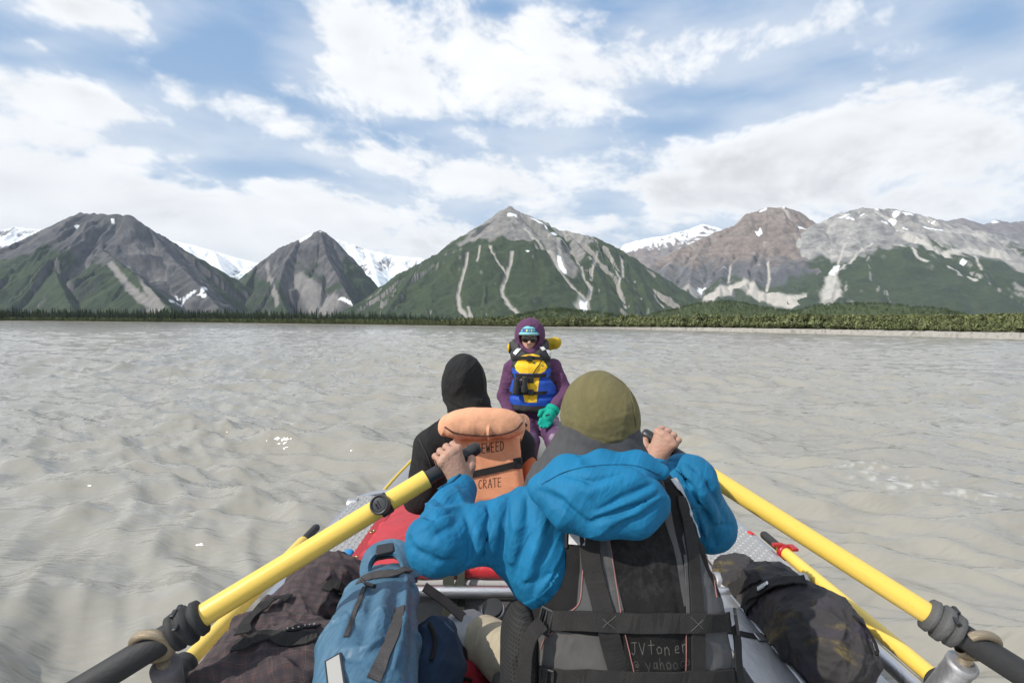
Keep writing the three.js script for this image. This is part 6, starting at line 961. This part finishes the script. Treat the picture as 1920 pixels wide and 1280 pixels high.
  // hat with patterned band
  const ht = hc.clone().add(V(-.002, .030, .012)), hatF = cut(ell(ht, .090, .098, .104), (x, y, z) => y - (ht.y + .008 - .0 * z) - 0 < 0 ? y - (ht.y + .004) : 1, .004), hatG = (x, y, z) => smax(ell(ht, .090, .098, .104)(x, y, z), ht.y + .006 - y, .008);
  const TB = canvasTex(256, 128, (x, w, h) => { x.fillStyle = '#79c3cf'; x.fillRect(0, 0, w, h); x.fillStyle = '#3b5680'; x.fillRect(0, 60, w, 34); const cs = ['#c8d95a', '#57b0cf', '#6a58a0', '#d7e08a', '#4aa7b4']; for (let i = 0; i < 9; i++) { x.fillStyle = cs[i % 5]; x.beginPath(); x.ellipse(14 + i * 28, 77, 10, 12, 0, 0, 6.3); x.fill(); } x.fillStyle = '#a9dbe2'; x.fillRect(0, 22, w, 12); });
  const hat = put('hat', net(hatG, ...box3([ht], .13), .005, { uv: (x, y) => [(x - ht.x) / .18 + .5, 1 - (ht.y + .1 - y) / .1 * .95] }), phys({ map: TB, roughness: .95, bumpMap: withRepeat(T_WEAVE, 3, 3), bumpScale: .002 }), o);
  { const b = new THREE.TorusGeometry(.084, .0115, 12, 48); b.rotateX(Math.PI / 2); b.scale(1, 1, 1.13); b.translate(ht.x, ht.y + .008, ht.z); put('brim', b, cloth(.30, .62, .66, { rough: .95 }), hat, o); }
  // sunglasses
  const gq = head.q, G = (x, y, z) => head.L(x, y, z), gs = put('sunglasses', merged([-1, 1].map(s => { const g = new THREE.SphereGeometry(1, 24, 14); g.scale(.029, .0245, .008); g.applyQuaternion(gq); const c = G(s * .034, .003, .104); g.translate(c.x, c.y, c.z); return g; })), phys({ color: C(.008, .007, .007), roughness: .08, clearcoat: 1 }), o);
  put('frame', merged([...[-1, 1].map(s => { const g = new THREE.TorusGeometry(.029, .0035, 8, 30); g.scale(1, .85, 1); g.applyQuaternion(gq); const c = G(s * .034, .003, .104); g.translate(c.x, c.y, c.z); return g; }), rod(G(-.008, .008, .107), G(.008, .008, .107), .003, .003, 8), ...[-1, 1].map(s => rod(G(s * .062, .008, .10), G(s * .084, .006, .0), .003, .003, 8))]), std({ color: C(.05, .03, .02), roughness: .3 }), gs, o);
  // trousers and boots
  const legF = rough3(union(.05, cap(j.hipL, j.knL, .098, .082), cap(j.knL, j.anL, .08, .066), cap(j.hipR, j.knR, .098, .082), cap(j.knR, j.anR, .08, .066), ell(j.pelvis, .17, .10, .15)), (x, y, z) => .016 * (ridged(x * 7 + z * 3, y * 6, z * 8, 2) - .52));
  put('trousers', net(legF, ...box3([j.hipL, j.knL, j.anL, j.hipR, j.knR, j.anR], .15), .0095), phys({ color: C(.13, .06, .135), roughness: .36, bumpMap: withRepeat(T_WEAVE, 20, 20), bumpScale: .0006, map: withRepeat(T_MOTTLE, 4, 4) }), o);
  for (const s of ['L', 'R']) put('boot', net(union(.03, cap(j['an' + s].clone().add(V(0, .08, 0)), j['an' + s], .07, .064), cap(j['an' + s].clone().add(V(0, -.04, -.02)), j['to' + s], .058, .05)), ...box3([j['an' + s], j['to' + s]], .16), .012), M_RUBBER, o);
  const M_TEAL = cloth(.006, .36, .26, { rough: .7 });
  const gm = put('glove', net(gl.f, ...gl.box, .005), M_TEAL, o); put('cuff', spin([[.043, -.012], [.056, -.006], [.058, .022], [.050, .03]], j.wrL.clone().addScaledVector(at(1012, 808, 3.66).sub(j.wrL).normalize(), -.01), at(1012, 808, 3.66).sub(j.wrL), 28), M_TEAL, gm, o);
  put('patch', slab(.034, .010, .003, .002, surf(gl.f, 1026, 778, 3).add(V(0, .002, .003)), facing(normalAt(gl.f, surf(gl.f, 1026, 778, 3), .02), V(-.4, 1, 0))), M_WEB, gm, o);
  put('glove', net(gr.f, ...gr.box, .007), M_TEAL, o);
  // vest
  const reg = outline([[970, 648], [955, 664], [960, 690], [960, 715], [953, 735], [953, 755], [962, 772], [1040, 774], [1048, 752], [1046, 730], [1036, 705], [1034, 680], [1036, 664], [1022, 648], [1012, 655], [996, 665], [981, 656]], 3.88);
  const vt = loft([[.93, .19, -4.05, .215, .19], [1.08, .187, -4.05, .215, .205], [1.22, .178, -4.04, .205, .19], [1.34, .165, -4.03, .195, .17], [1.44, .158, -4.03, .185, .135], [1.54, .155, -4.03, .16, .08]], 2.6);
  const vF = rough3((x, y, z) => smax(vt(x, y, z), reg(x, y), .03), (x, y, z) => .007 * (ridged(x * 9, y * 8, z * 6, 2) - .5) - .012 * [at(1, 671, 3.86).y, at(1, 704, 3.86).y, at(1, 736, 3.86).y].reduce((s, v) => s + Math.exp(-Math.pow((y - v) / .014, 2)), 0));
  const a0 = at(940, 780, 3.86), a1 = at(1060, 635, 3.86), TW = 768, TH = 928, cp = (px, py) => { const p = at(px, py, 3.86); return [(p.x - a0.x) / (a1.x - a0.x) * TW, (1 - (p.y - a0.y) / (a1.y - a0.y)) * TH]; };
  const vtex = canvasTex(TW, TH, (x, w, h) => {
    const sh = (pts, c) => { x.fillStyle = c; x.beginPath(); pts.forEach(([a, b], i) => { const q = cp(a, b); i ? x.lineTo(...q) : x.moveTo(...q); }); x.closePath(); x.fill(); };
    x.fillStyle = '#26272a'; x.fillRect(0, 0, w, h);
    sh([[950, 695], [962, 690], [975, 700], [1012, 700], [1030, 690], [1060, 700], [1060, 764], [940, 764], [940, 700]], '#0c46a8');
    sh([[975, 669], [985, 665], [1000, 664], [1012, 667], [1013, 670], [1000, 668], [985, 669], [975, 672]], '#e8b820');
    sh([[965, 686], [971, 677], [980, 675], [1010, 675], [1020, 677], [1027, 688], [1022, 696], [1014, 700], [974, 700], [967, 694]], '#f0c01c');
    sh([[975, 705], [1012, 705], [1008, 735], [1006, 754], [984, 754], [980, 735]], '#e9bb1c');
    sh([[940, 759], [1060, 762], [1060, 790], [940, 790]], '#332f30');
    sh([[1028, 705], [1040, 705], [1048, 730], [1040, 722], [1030, 708]], '#1d1d20');
    x.strokeStyle = '#2a5a3a'; x.lineWidth = 4; x.fillStyle = '#3f6a52'; { const q = cp(1002, 681); x.beginPath(); x.ellipse(q[0], q[1], 20, 11, .5, 0, 6.3); x.fill(); const r = cp(1018, 686); x.fillStyle = '#6b6a3a'; x.beginPath(); x.ellipse(r[0], r[1], 16, 9, .2, 0, 6.3); x.fill(); x.fillStyle = '#cfd6d2'; x.fillRect(q[0] + 4, q[1] + 2, 12, 4); }
    x.strokeStyle = '#3a3420'; x.lineWidth = 3; x.beginPath(); x.moveTo(...cp(992, 664)); x.lineTo(...cp(992, 756)); x.stroke();
    speckle(x, w, h, 500, 6, ['#111', '#555'], 1, 5, .2);
  });
  const vest = put('vest', net(vF, ...box3([at(945, 780, 4.05), at(1055, 640, 4.05)], .23), .0085, { uv: (x, y) => [(x - a0.x) / (a1.x - a0.x), (y - a0.y) / (a1.y - a0.y)] }), phys({ map: vtex, roughness: .62, bumpMap: withRepeat(T_WEAVE, 10, 10), bumpScale: .001 }), o);
  const sub = (n, g, m) => put(n, g, m, vest, o), FS = (p, w) => { const fine = p.map(([a, b]) => snap(vF, surf(vF, a, b, 3.2, 4.3), .004)); return ribbon(fine, fine.map(q => normalAt(vF, q, .03)), w, .005, { seg: 4 }); };
  sub('belt', FS([[963, 671], [980, 671], [1000, 671], [1015, 672], [1030, 672]], .026), M_WEB); sub('belt', FS([[961, 703], [975, 704], [995, 705], [1015, 704], [1034, 702]], .030), M_WEB); sub('belt', FS([[956, 736], [975, 737], [995, 737], [1020, 736], [1044, 734]], .026), M_WEB);
  for (const [a, b] of [[993, 672], [995, 712], [995, 735]]) { const p = surf(vF, a, b, 3.2, 4.3); sub('buckle', slab(.05, .05, .018, .008, p.add(V(0, 0, .012))), M_BLACKPL); }
  const M_REF = std({ color: C(.6, .6, .6), roughness: .4 });
  sub('reflector', FS([[979, 650], [972, 656], [965, 664]], .035), M_REF); sub('reflector', FS([[1011, 650], [1017, 653], [1020, 657]], .032), M_REF); sub('reflector', FS([[1026, 657], [1029, 662], [1031, 667]], .032), M_REF);
  { const c = [[1008, 652], [1014, 664], [1016, 674], [1008, 688], [1000, 700], [996, 708]].map(([a, b]) => snap(vF, surf(vF, a, b, 3.2, 4.3), .008)); sub('cord', tube(c, .004, 40, 6), M_WEB); }
  // binoculars hung on the chest: a thing of its own
  const bc = surf(vF, 976, 722, 3.2, 4.3).add(V(0, 0, .035)), bn = thing('binoculars', 'black binoculars hanging on the chest of the person in purple', 'binoculars', bc.clone());
  for (const [x, h] of [[-.034, 0], [.030, .012]]) { const tp = V(.03, 1, .12).normalize(), b = put('barrel', spin([[0, -.066], [.026, -.066], [.029, -.058], [.029, -.02], [.024, .0], [.024, .035], [.019, .042], [.019, .062], [.0, .062]], bc.clone().add(V(x, h, 0)), tp, 24), M_RUBBER, bn); put('eyepiece', spin([[.0, .064], [.016, .064], [.021, .06], [.021, .05]], bc.clone().add(V(x, h, 0)), tp, 20), M_BLACKPL, b, bn); }
  put('bridge', slab(.05, .06, .02, .006, bc.clone().add(V(0, .01, 0))), M_BLACKPL, bn); put('focus_wheel', rod(bc.clone().add(V(0, .02, .012)), bc.clone().add(V(0, .045, .014)), .01), M_BLACKPL, bn);
  // yellow rolled sack behind the shoulders
  const ya = at(961, 652, 4.2), yb = at(1042, 643, 4.2), yF = rough3(union(.03, cap(ya, at(1000, 650, 4.25), .05, .055), cap(at(1000, 650, 4.25), yb, .055, .05)), (x, y, z) => .010 * (ridged(x * 12, y * 9, z * 9, 2) - .5)), ys = thing('rolled_sack', 'yellow rolled sack behind the shoulders of the person in purple', 'bag', ya.clone().lerp(yb, .5).add(V(0, -.06, 0)));
  put('roll', net(yF, ...box3([ya, yb], .1), .008), cloth(.62, .42, .03, { rough: .6 }), ys); put('strap', strapOn(yF, [[958, 640], [958, 650], [957, 662]], .03, .004, .002), M_WEB, ys);
}
renderer.render(scene, camera);
